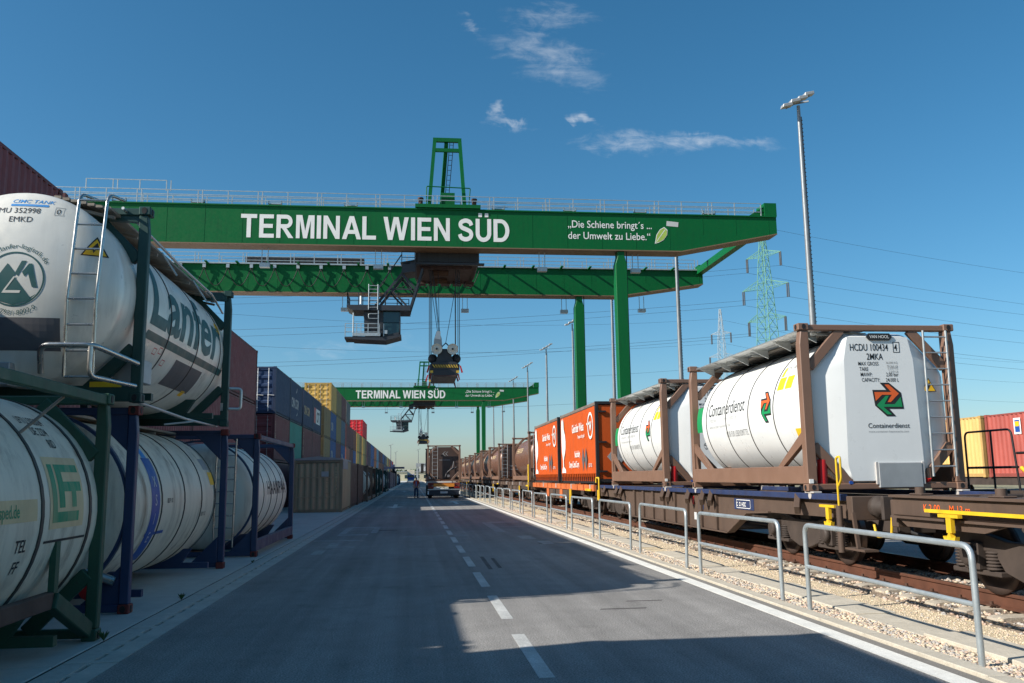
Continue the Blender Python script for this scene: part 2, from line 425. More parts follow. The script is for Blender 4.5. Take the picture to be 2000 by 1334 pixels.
# ------------------------------------------------------------ slotted drain between yard and road
drain = tag(MB().box(-3.285, -2.765, -12, YF, -.2, -.10).build('drain_channel', M_joint), kind='structure')
def channel():
    mL = MB().box(-3.275, -3.04, 0, .992, -.1, .004)
    mR = MB().box(-2.985, -2.768, 0, .992, -.1, .002)
    for a, b in ((0, .14), (.46, .62), (.94, .992)): mR.box(-3.04, -2.985, a, b, -.1, -.002)
    a = mL.mesh('channel_stone'); a.materials.append(M_conc2); b = mR.mesh('channel_stone'); b.materials.append(M_conc2)
    for i in range(0, 75):
        for me in (a, b):
            o = obj('channel_stone', me, None, drain); o.location = (0, -4+i, random.uniform(-.003, .003))
    MB().box(-3.275, -2.768, 71.01, YF, -.1, .003).build('far_channel', M_conc2, drain)
channel()
# ------------------------------------------------------------ road with its paint
road = tag(MB().box(-2.76, 4.695, -12, YF, -.2, 0).build('road', M_asph), kind='structure')
Z1 = .004
MB().box(4.36, 4.57, -12, 330, 0.0005, Z1).build('edge_line', M_line, road)
MB().box(4.575, 4.694, -12, YF, 0.0005, .003).build('edge_strip', M_asph2, road)
dme = MB().box(1.08, 1.22, 0, 2.1, .0005, Z1).mesh('centre_dash'); dme.materials.append(M_dash)
for i in range(62):
    o = obj('centre_dash', dme, None, road); o.location = (0, 1.37+3.155*i, 0)
def paint(name, poly, z=Z1, m=None): return MB().prism(poly, 'xy', .0005, z).build(name, m or M_faint, road)
paint('cross_line', rect(-.25, 1.05, 26.1, 26.28)); paint('cross_line', rect(1.24, 1.7, 26.2, 26.36)); paint('cross_line', rect(-2.7, -1.3, 24.9, 25.2))
paint('cross_line', rect(3.3, 4.34, 30.2, 30.4)); paint('cross_line', rect(3.5, 4.34, 24.0, 24.15))
for (x0, x1, y0, y1) in ((-2.25, -1.1, 31.2, 31.7), (-2.25, -1.35, 27.2, 27.8), (-2.25, -2.05, 27.8, 31.2), (-1.3, -1.1, 28.2, 31.2)): paint('bay_number', rect(x0, x1, y0, y1))
for (x0, x1, y0, y1) in ((-2.3, -2.05, 20.6, 22.0), (-2.15, -1.9, 22.2, 24.2), (-1.9, -1.45, 22.4, 22.8)): paint('bay_number', rect(x0, x1, y0, y1))
for (x0, x1, y0, y1) in ((2.6, 2.9, 27.5, 33.5), (2.9, 4.0, 33.0, 33.8), (3.0, 3.4, 24.3, 25.6), (3.3, 3.6, 22.3, 23.4)): paint('bay_number', rect(x0, x1, y0, y1))
def arrow(cx, y, fl):
    k = 1 if fl else -1
    paint('direction_arrow', [(cx-.12, y), (cx+.12, y), (cx+.12, y+4.4*k), (cx+.5, y+4.4*k), (cx, y+7*k), (cx-.5, y+4.4*k), (cx-.12, y+4.4*k)], m=M_dash)
M_skid = ground_mat('tyre_rubber_mark', rgb(92, 88, 86), 58, .5, .2, 1.5, .3, .5, .9, .2)
for (x0_, x1_, y0_, y1_) in ((1.42, 1.50, 16.6, 19.2), (1.62, 1.69, 16.8, 18.8), (3.2, 3.9, 22.5, 22.62), (-1.2, -.5, 29.4, 29.7), (2.4, 3.0, 11.35, 11.42), (2.9, 3.4, 12.0, 12.06)): paint('tyre_mark', [(x0_, y0_), (x1_, y0_), (x1_+.03, y1_), (x0_+.03, y1_)], .0025, M_skid)
arrow(-1.05, 58, False); arrow(2.9, 57, True); arrow(-1.05, 118, False)
paint('stop_line', rect(-2.5, 1.0, 96, 96.6)); paint('stop_line', rect(1.3, 4.3, 104, 104.6), m=M_line)
# ------------------------------------------------------------ kerb, gravel, trough, sand bed
kerb = tag(MB().box(4.697, 4.895, -12, YF, -.2, -.03).build('kerb', M_joint), kind='structure')
kme = MB().box(4.702, 4.888, 0, .994, -.03, .035).mesh('kerb_stone'); kme.materials.append(M_concl)
for i in range(86):
    o = obj('kerb_stone', kme, None, kerb, .008); o.location = (random.uniform(-.003, .003), -3+i, random.uniform(-.004, .003))
MB().box(4.702, 4.888, 83.01, YF, -.03, .033).build('far_kerb', M_concl, kerb)
verge = tag(MB().box(4.9, 6.62, -12, YF, -.2, -.034).build('verge', M_sand), kind='structure')
trough = tag(MB().box(5.40, 5.90, -12, 200, -.19, -.07).build('cable_trough', M_joint), kind='structure')
tme = MB().box(5.385, 5.91, 0, 1.49, -.07, -.022).mesh('cover_slab'); tme.materials.append(M_concl)
for i in range(60):
    o = obj('cover_slab', tme, None, trough, .008); o.location = (random.uniform(-.012, .012), -3+1.5*i, random.uniform(-.008, .004)); o.rotation_euler = (0, random.uniform(-.008, .008), random.uniform(-.008, .008))
ballast = tag(MB().prism([(6.45, -.2), (6.47, -.045), (6.66, .022), (8.9, .022), (9.3, -.05), (9.5, -.2)], 'xz', -12, YF).build('ballast', M_ball), kind='structure')
MS = [mat('stone_buff', rgb(208, 190, 164), .9, var=.25, scale=8), mat('stone_grey', rgb(172, 166, 158), .9, var=.3, scale=8), mat('stone_pink', rgb(194, 168, 148), .9, var=.25, scale=8), mat('stone_dark', rgb(112, 105, 98), .9, var=.3, scale=8)]
def stones(name, n, xr, yr, z, smin, smax, wts, parent=None, ypow=1.0, zfun=None, seed=1):
    rg = np.random.default_rng(seed)
    base = np.array([(1,0,0),(-1,0,0),(0,1,0),(0,-1,0),(0,0,1),(0,0,-1),(.6,.6,.5),(-.6,.5,.55),(.55,-.6,.5),(-.6,-.55,.5)], float)
    tri = [(6,4,0),(6,2,4),(6,0,2),(7,4,2),(7,1,4),(7,2,1),(8,0,4),(8,4,3),(8,3,0),(9,4,1),(9,3,4),(9,1,3),(0,5,2),(2,5,1),(1,5,3),(3,5,0)]
    x = rg.uniform(xr[0], xr[1], n); y = yr[0]+(yr[1]-yr[0])*rg.uniform(0, 1, n)**ypow
    s = rg.uniform(smin, smax, n)*(1+.25*(y-yr[0])/max(1, yr[1]-yr[0])); a = rg.uniform(0, 6.28, n)
    V = base[None]*(1+rg.uniform(-.28, .28, (n, len(base), 1)))*np.stack([s*rg.uniform(.8, 1.3, n), s*rg.uniform(.6, 1.1, n), s*rg.uniform(.5, .85, n)], -1)[:, None]
    c, sn = np.cos(a)[:, None], np.sin(a)[:, None]
    X = V[..., 0]*c-V[..., 1]*sn+x[:, None]; Y = V[..., 0]*sn+V[..., 1]*c+y[:, None]
    zz = np.full(n, z) if zfun is None else zfun(x)
    Zc = V[..., 2]+(zz+s*.25)[:, None]
    P = np.stack([X, Y, Zc], -1).reshape(-1, 3)
    T = (np.array(tri)[None]+(np.arange(n)*len(base))[:, None, None]).reshape(-1, 3)
    me = bpy.data.meshes.new(name); me.vertices.add(len(P)); me.vertices.foreach_set('co', P.ravel())
    me.loops.add(T.size); me.loops.foreach_set('vertex_index', T.ravel().astype(np.int32))
    me.polygons.add(len(T)); me.polygons.foreach_set('loop_start', np.arange(0, T.size, 3, dtype=np.int32))
    mi = np.repeat(rg.choice(len(MS), n, p=wts), len(tri)); me.polygons.foreach_set('material_index', mi.astype(np.int32))
    for m in MS: me.materials.append(m)
    me.update(); me.validate()
    o = obj(name, me)
    if parent: o.parent = parent; o['kind'] = 'stuff'
    return o
tag(stones('coarse_gravel', 22000, (4.90, 5.40), (4.5, 60), -.036, .012, .029, [.44, .30, .20, .06], ypow=1.6, seed=2), 'coarse buff and grey gravel strip along the right kerb', 'gravel', kind='stuff')
tag(stones('fine_gravel', 13000, (5.84, 6.62), (4.5, 36), -.038, .007, .015, [.76, .12, .11, .01], ypow=1.7, seed=3), 'fine sandy gravel between trough covers and sleepers', 'gravel', kind='stuff')
tag(stones('track_ballast', 16000, (6.45, 9.3), (6, 60), -.03, .018, .038, [.3, .36, .22, .12], ypow=1.5, seed=4, zfun=lambda x: np.where(x < 6.66, -.045+(x-6.47)*.34, .018)), 'loose ballast stones around the sleepers of the near track', 'ballast', kind='stuff')
# ------------------------------------------------------------ track
M_rail = mat('rusty_rail', rgb(98, 62, 46), .75, .3, .25, 3, streak=.3)
M_railtop = mat('rail_head', rgb(125, 105, 92), .4, .8, .1)
M_sleep = ground_mat('sleeper_concrete', rgb(178, 168, 152), 50, .15, .15, 1.5, 0, .3, .9, .25)
M_rust = mat('rusty_clip', rgb(84, 60, 48), .85, .2, .3, 9)
XT = 7.92
def rail_prof(x): return [(x-.07, .05), (x+.07, .05), (x+.07, .065), (x+.012, .085), (x+.012, .185), (x+.036, .198), (x+.036, .225), (x+.028, .235), (x-.028, .235), (x-.036, .225), (x-.036, .198), (x-.012, .185), (x-.012, .085), (x-.07, .065)]
def track(name, xc, y0, y1, nsl, detail=True):
    t = empty(name, (0, 0, 0), kind='structure')
    for sx in (-.753, .753):
        r = MB().prism(rail_prof(xc+sx), 'xz', y0, y1).build('rail', M_rail, t)
        if detail: MB().box(xc+sx-.026, xc+sx+.026, y0, y1, .2351, .2362).build('rail_head', M_railtop, r)
    me = MB().prism([(-1.3, -.1), (-1.3, .035), (-1.22, .05), (-.5, .05), (-.4, .02), (.4, .02), (.5, .05), (1.22, .05), (1.3, .035), (1.3, -.1)], 'xz', -.125, .125).mesh('sleeper'); me.materials.append(M_sleep)
    cl = MB()
    for sx in (-.753, .753):
        for k in (-1, 1):
            cl.box(sx+k*.075-.03, sx+k*.075+.03, -.06, .06, .05, .075).cyl((sx+k*.13, 0, .05), (sx+k*.13, 0, .125), .022, 6).box(sx+k*.13-.045, sx+k*.13+.045, -.05, .05, .07, .09)
    cm = cl.mesh('rail_clip'); cm.materials.append(M_rust)
    for i in range(nsl):
        o = obj('sleeper', me, None, t); o.location = (xc, y0+8+.62*i, 0)
        if detail and i < 110: c = obj('rail_clip', cm, None, o)
    return t
track('near_track', XT, -12, YF, 150)
lane = tag(MB().box(9.52, 14.2, -12, YF, -.2, -.03).build('service_lane', M_asph), kind='structure')
tag(MB().box(14.22, 40, -12, YF, -.2, -.04).build('far_ballast', M_ball), kind='structure')
track('far_track', 26, -5, 200, 20, False)

# ------------------------------------------------------------ galvanised pedestrian rails
M_galv = mat('galvanised', rgb(176, 184, 186), .42, .55, .12, 7, speck=.15, streakcol=rgb(130, 136, 140))
def rounded(p, r=.13, n=5):
    """polyline with rounded corners"""
    P = [Vector(a) for a in p]; out = [P[0]]
    for i in range(1, len(P)-1):
        a, b, c = P[i-1], P[i], P[i+1]; u = (a-b).normalized(); w = (c-b).normalized()
        for k in range(n+1):
            t = k/n; q = (b+u*r)*(1-t)**2+b*2*t*(1-t)+(b+w*r)*t*t; out.append(q)
    out.append(P[-1]); return out
def guardrail():
    root = empty('guard_rail')
    L = 3.36
    MB().tube(rounded([(0,0,-.15), (0,0,1.05), (0,L,1.05), (0,L,-.15)]), .030, 12).build('hoop', M_galv, root)
    MB().tube([(0,.02,.53), (0,L-.02,.53)], .025, 10).build('mid_rail', M_galv, root)
    for y in (0, L): MB().cyl((0,y,-.06), (0,y,-.035), .06, 10).build('base_collar', M_galv, root)
    return root
gp = guardrail()
NEARL = ['nearest', 'second nearest', 'third nearest', 'fourth nearest', 'fifth nearest', 'sixth nearest', 'seventh nearest', 'eighth nearest', 'ninth nearest', 'tenth nearest', 'eleventh nearest', 'twelfth nearest', 'thirteenth nearest', 'fourteenth nearest']
for i in range(34):
    g = gp if i == 0 else copy_tree(gp)
    g.location = (5.06+.0042*i+random.uniform(-.012, .012), 7.58+4.27*i+random.uniform(-.03, .03)*(i > 0), -.01+random.uniform(-.015, .012)); g.rotation_euler = (random.uniform(-.006, .006), random.uniform(-.022, .022), random.uniform(-.009, .009))
    lab = NEARL[i]+' galvanised tubular guard rail along the kerb, counted from the camera' if i < 14 else 'distant galvanised tubular guard rail far along the right kerb beside the train'
    tag(g, lab, 'guard rail', 'guard rails along the kerb')
# ------------------------------------------------------------ paints
M_white = mat('white_paint', rgb(228, 229, 226), .34, 0, .04, .8, streak=.10, streakcol=rgb(150, 146, 138), coat=.12)
M_tankw = mat('weathered_white', rgb(224, 218, 203), .45, .0, .07, 1.0, streak=.75, streakcol=rgb(120, 108, 92))
M_tankd = mat('dirty_white', rgb(218, 209, 188), .5, .0, .10, 1.0, streak=1.0, streakcol=rgb(104, 86, 64), speck=.22)
M_steelc = mat('insulated_tank_skin', rgb(230, 226, 214), .36, .12, .06, 1.2, streak=.55, streakcol=rgb(128, 118, 104))
M_brown = mat('brown_frame', rgb(124, 95, 78), .5, 0, .06, 2, streak=.2, streakcol=rgb(90, 66, 54))
M_brownt = mat('brown_tank', rgb(120, 84, 66), .33, .1, .08, 1.0, streak=.35, streakcol=rgb(70, 52, 44))
M_brownd = mat('dark_brown_tank', rgb(86, 62, 52), .38, .05, .1, 1.2, streak=.3)
M_dgreen = mat('dark_green_frame', rgb(26, 64, 58), .5, 0, .12, 2, streak=.3, streakcol=rgb(30, 40, 38))
M_green2 = mat('worn_green_frame', rgb(42, 80, 60), .6, 0, .18, 2, streak=.6, streakcol=rgb(52, 46, 38), speck=.6)
M_blue = mat('blue_frame', rgb(42, 58, 92), .5, 0, .12, 2, streak=.35, streakcol=rgb(40, 40, 56), speck=.25)
M_blue2 = mat('slate_blue_frame', rgb(52, 64, 92), .55, 0, .12, 2, streak=.35, streakcol=rgb(40, 40, 56), speck=.25)
M_redcast = mat('red_casting', rgb(112, 44, 40), .7, 0, .25, 6, speck=.5)
M_alu = mat('aluminium', rgb(190, 192, 190), .4, .75, .1, 4)
M_alud = mat('weathered_walkway', rgb(138, 128, 116), .6, .4, .18, 3, streak=.5)
M_stain = mat('stainless', rgb(186, 184, 178), .28, .9, .08, 3)
M_black = mat('black_rubber', rgb(26, 26, 28), .7, 0, .15, 3)
M_band = mat('dark_band', rgb(70, 66, 62), .55, .3, .2, 4)
M_grey = mat('grey_panel', rgb(92, 90, 92), .6, 0, .12, 2, streak=.3)
M_lgrey = mat('light_grey_box', rgb(168, 170, 170), .45, .3, .1, 3, streak=.2)
M_red = mat('signal_red', rgb(178, 28, 30), .4, 0, .1, 3)
M_yel = mat('signal_yellow', rgb(218, 178, 34), .5, 0, .1, 3, streak=.5, streakcol=rgb(120, 96, 40))
P_black = mat('print_black', rgb(34, 36, 38), .6, var=.05)
P_teal = mat('print_teal', rgb(24, 84, 84), .5, var=.08, streak=.2, streakcol=rgb(60, 90, 88))
P_green = mat('print_green', rgb(24, 142, 84), .5, var=.08)
P_green2 = mat('print_worn_green', rgb(34, 138, 96), .6, var=.15, streak=.7, streakcol=rgb(196, 176, 140))
P_cream = mat('print_cream', rgb(214, 190, 148), .7, var=.12, streak=.5, streakcol=rgb(160, 110, 70))
P_orange = mat('print_orange', rgb(228, 100, 42), .5, var=.05)
P_yel = mat('print_yellow', rgb(240, 186, 30), .5, var=.05)
P_white = mat('print_white', rgb(232, 232, 228), .5, var=.04)
P_grey = mat('print_grey', rgb(150, 152, 152), .6, var=.05)
P_lg = mat('print_light_grey', rgb(196, 197, 196), .6, var=.05)
P_blue = mat('print_blue', rgb(34, 76, 152), .5, var=.08)
P_lblue = mat('print_light_blue', rgb(62, 140, 204), .5, var=.08)
P_dred = mat('print_red', rgb(190, 44, 50), .5, var=.08)

def casting(mb, x, y, z, w=.17, d=.17, h=.12):
    mb.box(x-w/2, x+w/2, y-d/2, y+d/2, z, z+h)
def casting_holes(name, pts, parent):
    mb = MB()
    for (x, y, z, ax) in pts:
        if ax == 'y': mb.prism([(x+.035*math.cos(t*math.pi/4), z+.048*math.sin(t*math.pi/4)) for t in range(8)], 'xz', y-.004, y+.004)
        else: mb.prism([(y+.04*math.cos(t*math.pi/4), z+.045*math.sin(t*math.pi/4)) for t in range(8)], 'yz', x-.004, x+.004)
    return mb.pieces(name, M_black, parent)

def barrel_prof(R0, y0, y1, dish=.42, n=18):
    P = [(.001, y0)]
    for i in range(1, n+1):
        t = math.pi/2*i/n; P.append((R0*math.sin(t)**.8, y0+dish*(1-math.cos(t))))
    P.append((R0, y0+dish+.02)); P.append((R0, y1-dish-.02))
    for i in range(n, -1, -1):
        t = math.pi/2*i/n; P.append((max(.001, R0*math.sin(t)**.8), y1-dish*(1-math.cos(t))))
    return P
def rung_mesh(w, r=.014):
    return MB().cyl((0,0,0), (w,0,0), r, 6).mesh('rung')
def ladder(parent, p0, p1, w, nr, m, r=.02, name='ladder', hoop=0.0, wdir=(1,0,0)):
    """two stiles from p0 (bottom) to p1 (top), rungs between; rungs are sub-parts"""
    wd = Vector(wdir); p0 = Vector(p0); p1 = Vector(p1); mb = MB()
    for k in (0, 1):
        o = wd*(w*k); path = [p0+o, p1+o]
        if hoop: path = rounded([p0+o, p1+o+Vector((0,0,.0)), p1+o+Vector((0, hoop, .0))], min(.15, hoop*.6))
        mb.tube(path, r, 8)
    l = mb.build(name, m, parent)
    me = MB().cyl((0,0,0), wd*w, r*.75, 6).mesh('rung'); me.materials.append(m)
    for i in range(nr):
        t = (i+.6)/nr; o = obj('rung', me, None, l); o.location = p0.lerp(p1, t)
    return l
def walkway(parent, x0, x1, y0, y1, z, m, n=4, tilt=0.0, brackets=5):
    r = empty('walkway', (0, 0, 0)); r.parent = parent
    for i in range(brackets):
        y = y0+.15+(y1-y0-.3)*i/(brackets-1); MB().bar((x0, y, z-.05), (x1, y, z-.05+tilt), .05, .04).build('bracket', m, r)
    pw = (x1-x0)/n
    me = MB().box(0, pw*.82, 0, y1-y0, 0, .035).mesh('plank'); me.materials.append(m)
    for i in range(n):
        o = obj('plank', me, None, r); o.location = (x0+pw*i+pw*.09, y0, z+tilt*i/n)
    return r
def tri_sign(parent, fn, s):
    decal('warning_sign', poly_bm([[(-s*.56, -s*.5), (s*.56, -s*.5), (.0, s*.5)]]), lambda u, v: fn(u, v, 0), P_black, parent, .04, .04)
    decal('warning_sign_face', poly_bm([[(-s*.47, -s*.45), (s*.47, -s*.45), (.0, s*.38)]]), lambda u, v: fn(u, v, .002), P_yel, parent, .04, .04)
    decal('warning_bolt', poly_bm([[(.06*s, .2*s), (-.13*s, -.1*s), (0, -.06*s), (-.05*s, -.36*s), (.13*s, -.02*s), (.0, -.05*s)]]), lambda u, v: fn(u, v, .004), P_black, parent, .04, .04)

def tank(name, label, loc, W=2.7, L=6.06, H=2.7, R0=1.22, zc=None, frame=None, cast=None, skin=None, bands=(), bandw=.05, bandm=None, y0=.12, y1=None, dish=.42,
         post=.15, toprail=False, botrail=None, brace=None, ladderx=None, walk=None, collar=True, gusset=True, group=None, ncirc=56, lad_y=.0, cat='tank container', endrail=True, ladm=None):
    """frame tank container; local x 0..W, y 0..L (near end y=0), z 0..H"""
    frame = frame or M_brown; cast = cast or frame; skin = skin or M_white; zc = zc or H*.505; y1 = y1 or L-.12; xc = W/2
    t = empty(name, loc, label, cat, group)
    b = MB().lathe(barrel_prof(R0, y0, y1, dish), (xc, 0, zc), 'y', ncirc).build('barrel', skin, t)
    for y in bands:
        MB().lathe([(R0+.001, y), (R0+.012, y), (R0+.012, y+bandw), (R0+.001, y+bandw)], (xc, 0, zc), 'y', ncirc, False).build('band', bandm or M_band, b)
    for ye in (0, L):
        e = MB(); s = 1 if ye == 0 else -1; ya, yb = (ye, ye+post) if s > 0 else (ye-post, ye)
        for x in (0, W-post):
            sx = 1 if x == 0 else -1
            # post with the stepped-in head below the casting
            ox = x if sx > 0 else x+post
            e.prism([(ox, .12), (ox+sx*post, .12), (ox+sx*post, H-.12), (ox+sx*post*.62, H-.12), (ox+sx*post*.2, H-.12), (ox, H-.36)][::1], 'xz', ya+.01, yb)
        if endrail:
            e.box(post, W-post, ya+.02, yb-.02, H-.12, H-.02); e.box(post, W-post, ya+.02, yb-.02, .02, .12)
        if collar:
            yc0, yc1 = (ye+.05, ye+.12) if s > 0 else (ye-.12, ye-.05)
            c = W*(.225 if gusset == 'full' else .27)
            for (ax, az, bx, bz) in ((post, H-c, c+.02, H-.1), (W-post, H-c, W-c-.02, H-.1), (post, c, c+.02, .1), (W-post, c, W-c-.02, .1)):
                if gusset == 'full':
                    ex = post if ax == post else W-post; ez = H-.1 if az > H/2 else .1
                    e.prism([(ax, az), (bx, bz), (ex, ez)], 'xz', yc0, yc1)
                else: e.bar((ax, (yc0+yc1)/2, az), (bx, (yc0+yc1)/2, bz), .16, .09, (0,1,0))
        if gusset == 'full' and s > 0:
            yk = (ye+.05, ye+.16)
            e.lathe([(R0+.02, yk[0]), (R0+.06, yk[0]), (R0+.06, yk[1]), (R0+.02, yk[1]), (R0+.02, yk[0])], (xc, 0, zc), 'y', ncirc, False)
        fr = e.build('end_frame', frame, t, .012)
        cm = MB()
        for x in (post/2-.005, W-post/2+.005):
            for z in (0, H-.12): casting(cm, x, ye+s*.085, z, post+.02, .19)
        co = cm.pieces('corner_casting', cast, fr, .012)[0]
        casting_holes('casting_hole', [(x, ye-s*.011 if s > 0 else ye+.011, z, 'y') for x in (post/2, W-post/2) for z in (.06, H-.06)] + [(xx, ye+s*.085, z, 'x') for xx in (-.016, W+.016) for z in (.06, H-.06)], fr)
    for k, x in ((0, 0), (1, W-.12)):
        if botrail:
            z0, z1 = botrail; MB().box(x+.005, x+.115, post, L-post, z0, z1).build('side_rail', frame, t, .01)
        if toprail: MB().box(x+.01, x+.11, post, L-post, H-.13, H-.02).build('top_rail', frame, t, .01)
        if brace:
            bw = MB(); zt, ln = brace
            zb = botrail[1] if botrail else .1
            for ye, s in ((post, 1), (L-post, -1)):
                bw.prism([(ye, zt), (ye, zt-.2), (ye+s*(ln-.12), zb), (ye+s*(ln+.1), zb)], 'yz', x+.02, x+.10)
                bw.prism([(ye, zb), (ye, zb+.34), (ye+s*.12, zb)], 'yz', x+.05, x+.07)
            bw.pieces('diagonal_brace', frame, t)
    # saddles below the barrel
    sd_ = MB()
    for ye in (L*.16, L*.84): sd_.prism([(xc-.75, .14), (xc+.75, .14), (xc+.95, .45), (xc-.95, .45)], 'xz', ye-.06, ye+.06)
    sd_.box(.1, W-.1, L*.16-.05, L*.16+.05, .1, .2); sd_.box(.1, W-.1, L*.84-.05, L*.84+.05, .1, .2)
    sd_.pieces('saddle', frame, t)
    if walk: walkway(t, walk[0], walk[1], .15, L-.15, walk[2], walk[3], walk[4] if len(walk) > 4 else 4, walk[5] if len(walk) > 5 else 0)
    if ladderx is not None: ladder(t, (ladderx, lad_y, .22), (ladderx+.02, lad_y, H-.12), .42, 9, ladm or M_alu)
    t['W'] = W; return t
def clean(t):
    if 'W' in t: del t['W']
    return t

# print mapping on a barrel: side +1 faces +x, -1 faces -x
def on_barrel(xc, zc, R0, side, ua, th0):
    rr = R0+.003
    def fn(u, v):
        th = R(th0)+v/rr
        return (xc+side*rr*math.cos(th), ua+side*u, zc+rr*math.sin(th))
    return fn
def on_end(xc, zc, R0, ytip, dish):
    """cap facing -y, ellipsoidal"""
    def fn(u, v, lift=0.0):
        r = min(.999, math.hypot(u, v)/R0); t = math.asin(min(1, r**1.25))
        return (xc+u, ytip+dish*(1-math.cos(t))-.0035-lift, zc+v)
    return fn

# ------------------------------------------------------------ corrugated box containers
def corr(mb, n, length, h0, h1, place, depth=.036):
    """vertical corrugation; place(s, d, z) -> xyz"""
    p = length/n; pts = []
    for i in range(n): pts += [(i*p, 0), (i*p+.24*p, 0), (i*p+.5*p, depth), (i*p+.74*p, depth)]
    pts.append((length, 0))
    v = [place(s, d, h0) for s, d in pts]+[place(s, d, h1) for s, d in pts]; m = len(pts)
    mb.add(v, [(i, i+1, m+i+1, m+i) for i in range(m-1)])
    return mb
M_boxA = mat('box_paint', rgb(110, 60, 58), .6)
M_boxF = mat('box_frame', rgb(100, 55, 52), .6)
M_floor = mat('box_underside', rgb(40, 38, 36), .8)
M_rod = mat('lock_rod', rgb(150, 152, 150), .5, .5, .2, 5)
def box_proto(L, H=2.665, W=2.5, rich=True):
    t = empty('shipping_container', (0, -500, 0))
    f = MB(); p = .14
    for x in (0, W-p):
        for y in (0, L-p): f.box(x, x+p, y, y+p, .11, H-.11)
        f.box(x+.01, x+p-.04, p, L-p, 0.02, .16); f.box(x+.01, x+.07 if x == 0 else x+p-.01, p, L-p, H-.09, H-.02) if x == 0 else f.box(x+p-.07, x+p-.01, p, L-p, H-.09, H-.02)
    for y in (0.005, L-p): f.box(p, W-p, y, y+.12, .02, .15); f.box(p, W-p, y, y+.12, H-.13, H-.02)
    fr = f.build('frame', M_boxF, t)
    c = MB()
    for x in (p/2, W-p/2):
        for y in (.075, L-.075):
            for z in (0, H-.11): casting(c, x, y, z, p+.02, .17, .11)
    c.pieces('corner_casting', M_boxF, fr)
    n = int(round(L/.279))
    corr(MB(), n, L-2*p, .15, H-.08, lambda s, d, z: (W-.008-.036+d, p+s, z)).build('side_wall', M_boxA, t)
    corr(MB(), n, L-2*p, .15, H-.08, lambda s, d, z: (.008+.036-d, p+s, z)).build('side_wall', M_boxA, t)
    corr(MB(), 8, W-2*p, .15, H-.12, lambda s, d, z: (p+s, L-.05+d, z)).build('end_wall', M_boxA, t)
    MB().box(.02, W-.02, .05, L-.05, H-.055, H-.035).build('roof', M_boxA, t)
    MB().box(.04, W-.04, .06, L-.06, .10, .14).build('floor', M_floor, t)
    # door leaves with horizontal ribs
    dw = (W-2*p)/2; dm = MB(); z0, z1 = .16, H-.14; nr = 5; ph = (z1-z0)/nr; pts = []
    for i in range(nr):
        a = z0+i*ph; pts += [(a, 0), (a+.13*ph, 0), (a+.26*ph, .04), (a+.74*ph, .04), (a+.87*ph, 0)]
    pts.append((z1, 0))
    v = [(.06, .02+d, z) for z, d in pts]+[(dw-.06, .02+d, z) for z, d in pts]; k = len(pts)
    dm.add(v, [(i, k+i, k+i+1, i+1) for i in range(k-1)])
    for a, b in ((.008, .06), (dw-.06, dw-.008)): dm.box(a, b, .012, .06, z0, z1)
    me = dm.mesh('door'); me.materials.append(M_boxA)
    rodm = MB()
    for x in (.25, .85):
        rodm.cyl((x, -.012, .12), (x, -.012, H-.1), .021, 6)
        for z in (.3, 1.0, 1.7, 2.3): rodm.box(x-.04, x+.04, -.02, .02, z, z+.06)
        rodm.bar((x, -.03, 1.05), (x+.33, -.03, 1.02), .02, .03)
    rme = rodm.mesh('lock_rods'); rme.materials.append(M_rod)
    for i in range(2):
        d = obj('door', me, None, t); d.location = (p+dw*i, 0, 0); obj('lock_rods', rme, None, d)
    return t
PR = {20: box_proto(6.06), 40: box_proto(12.19)}
COLS = {'maroon': (104, 52, 54), 'red': (198, 34, 46), 'navy': (34, 54, 84), 'blue': (40, 78, 132), 'teal': (52, 128, 112), 'yellow': (196, 160, 84), 'tan': (132, 112, 74), 'slate': (74, 92, 108),
        'rust': (122, 64, 46), 'salmon': (164, 96, 78), 'brown': (84, 54, 46), 'khaki': (142, 132, 106), 'purple': (72, 46, 66), 'orange': (176, 92, 52), 'grey': (96, 100, 102), 'white': (198, 198, 192), 'green': (30, 66, 54), 'sky': (92, 136, 160)}
def cpaint(c):
    r = tuple(min(235, int(v*1.12)+4) for v in COLS[c]); h = tuple(int(v*.85) for v in r)
    return {'box_paint': mat('paint_'+c, rgb(*r), .55, 0, .10, .6, streak=.45, streakcol=rgb(int(r[0]*.55)+18, int(r[1]*.5)+12, int(r[2]*.5)+10), speck=.12),
            'box_frame': mat('frame_'+c, rgb(*h), .6, 0, .15, 1.5, streak=.5, speck=.3)}
WORD = {'maroon': 'dark maroon', 'navy': 'dark navy', 'tan': 'drab tan', 'slate': 'slate blue', 'khaki': 'khaki grey', 'sky': 'pale blue'}
def container(size, col, x1, y, z, label, group=None, H=None, name='shipping_container'):
    t = copy_tree(PR[size], None, cpaint(col)); t.name = name
    t.location = (x1-2.5, y, z); return tag(t, label, 'container', group)
def side_text(t, s, y, z, h, m, bold=.0, xs=1.0, vertical=False, W=2.5):
    """lettering on the wall that faces +x"""
    fn = (lambda u, v: (W-.004, y+v*-1 if vertical else y+u, z-u if vertical else z+v))
    return decal('lettering', text_bm(s, h, bold, xs), fn, m, t)
def door_text(t, s, x, z, h, m, bold=0.0, xs=1.0): return decal('lettering', text_bm(s, h, bold, xs), lambda u, v: (x+u, .002, z+v), m, t)
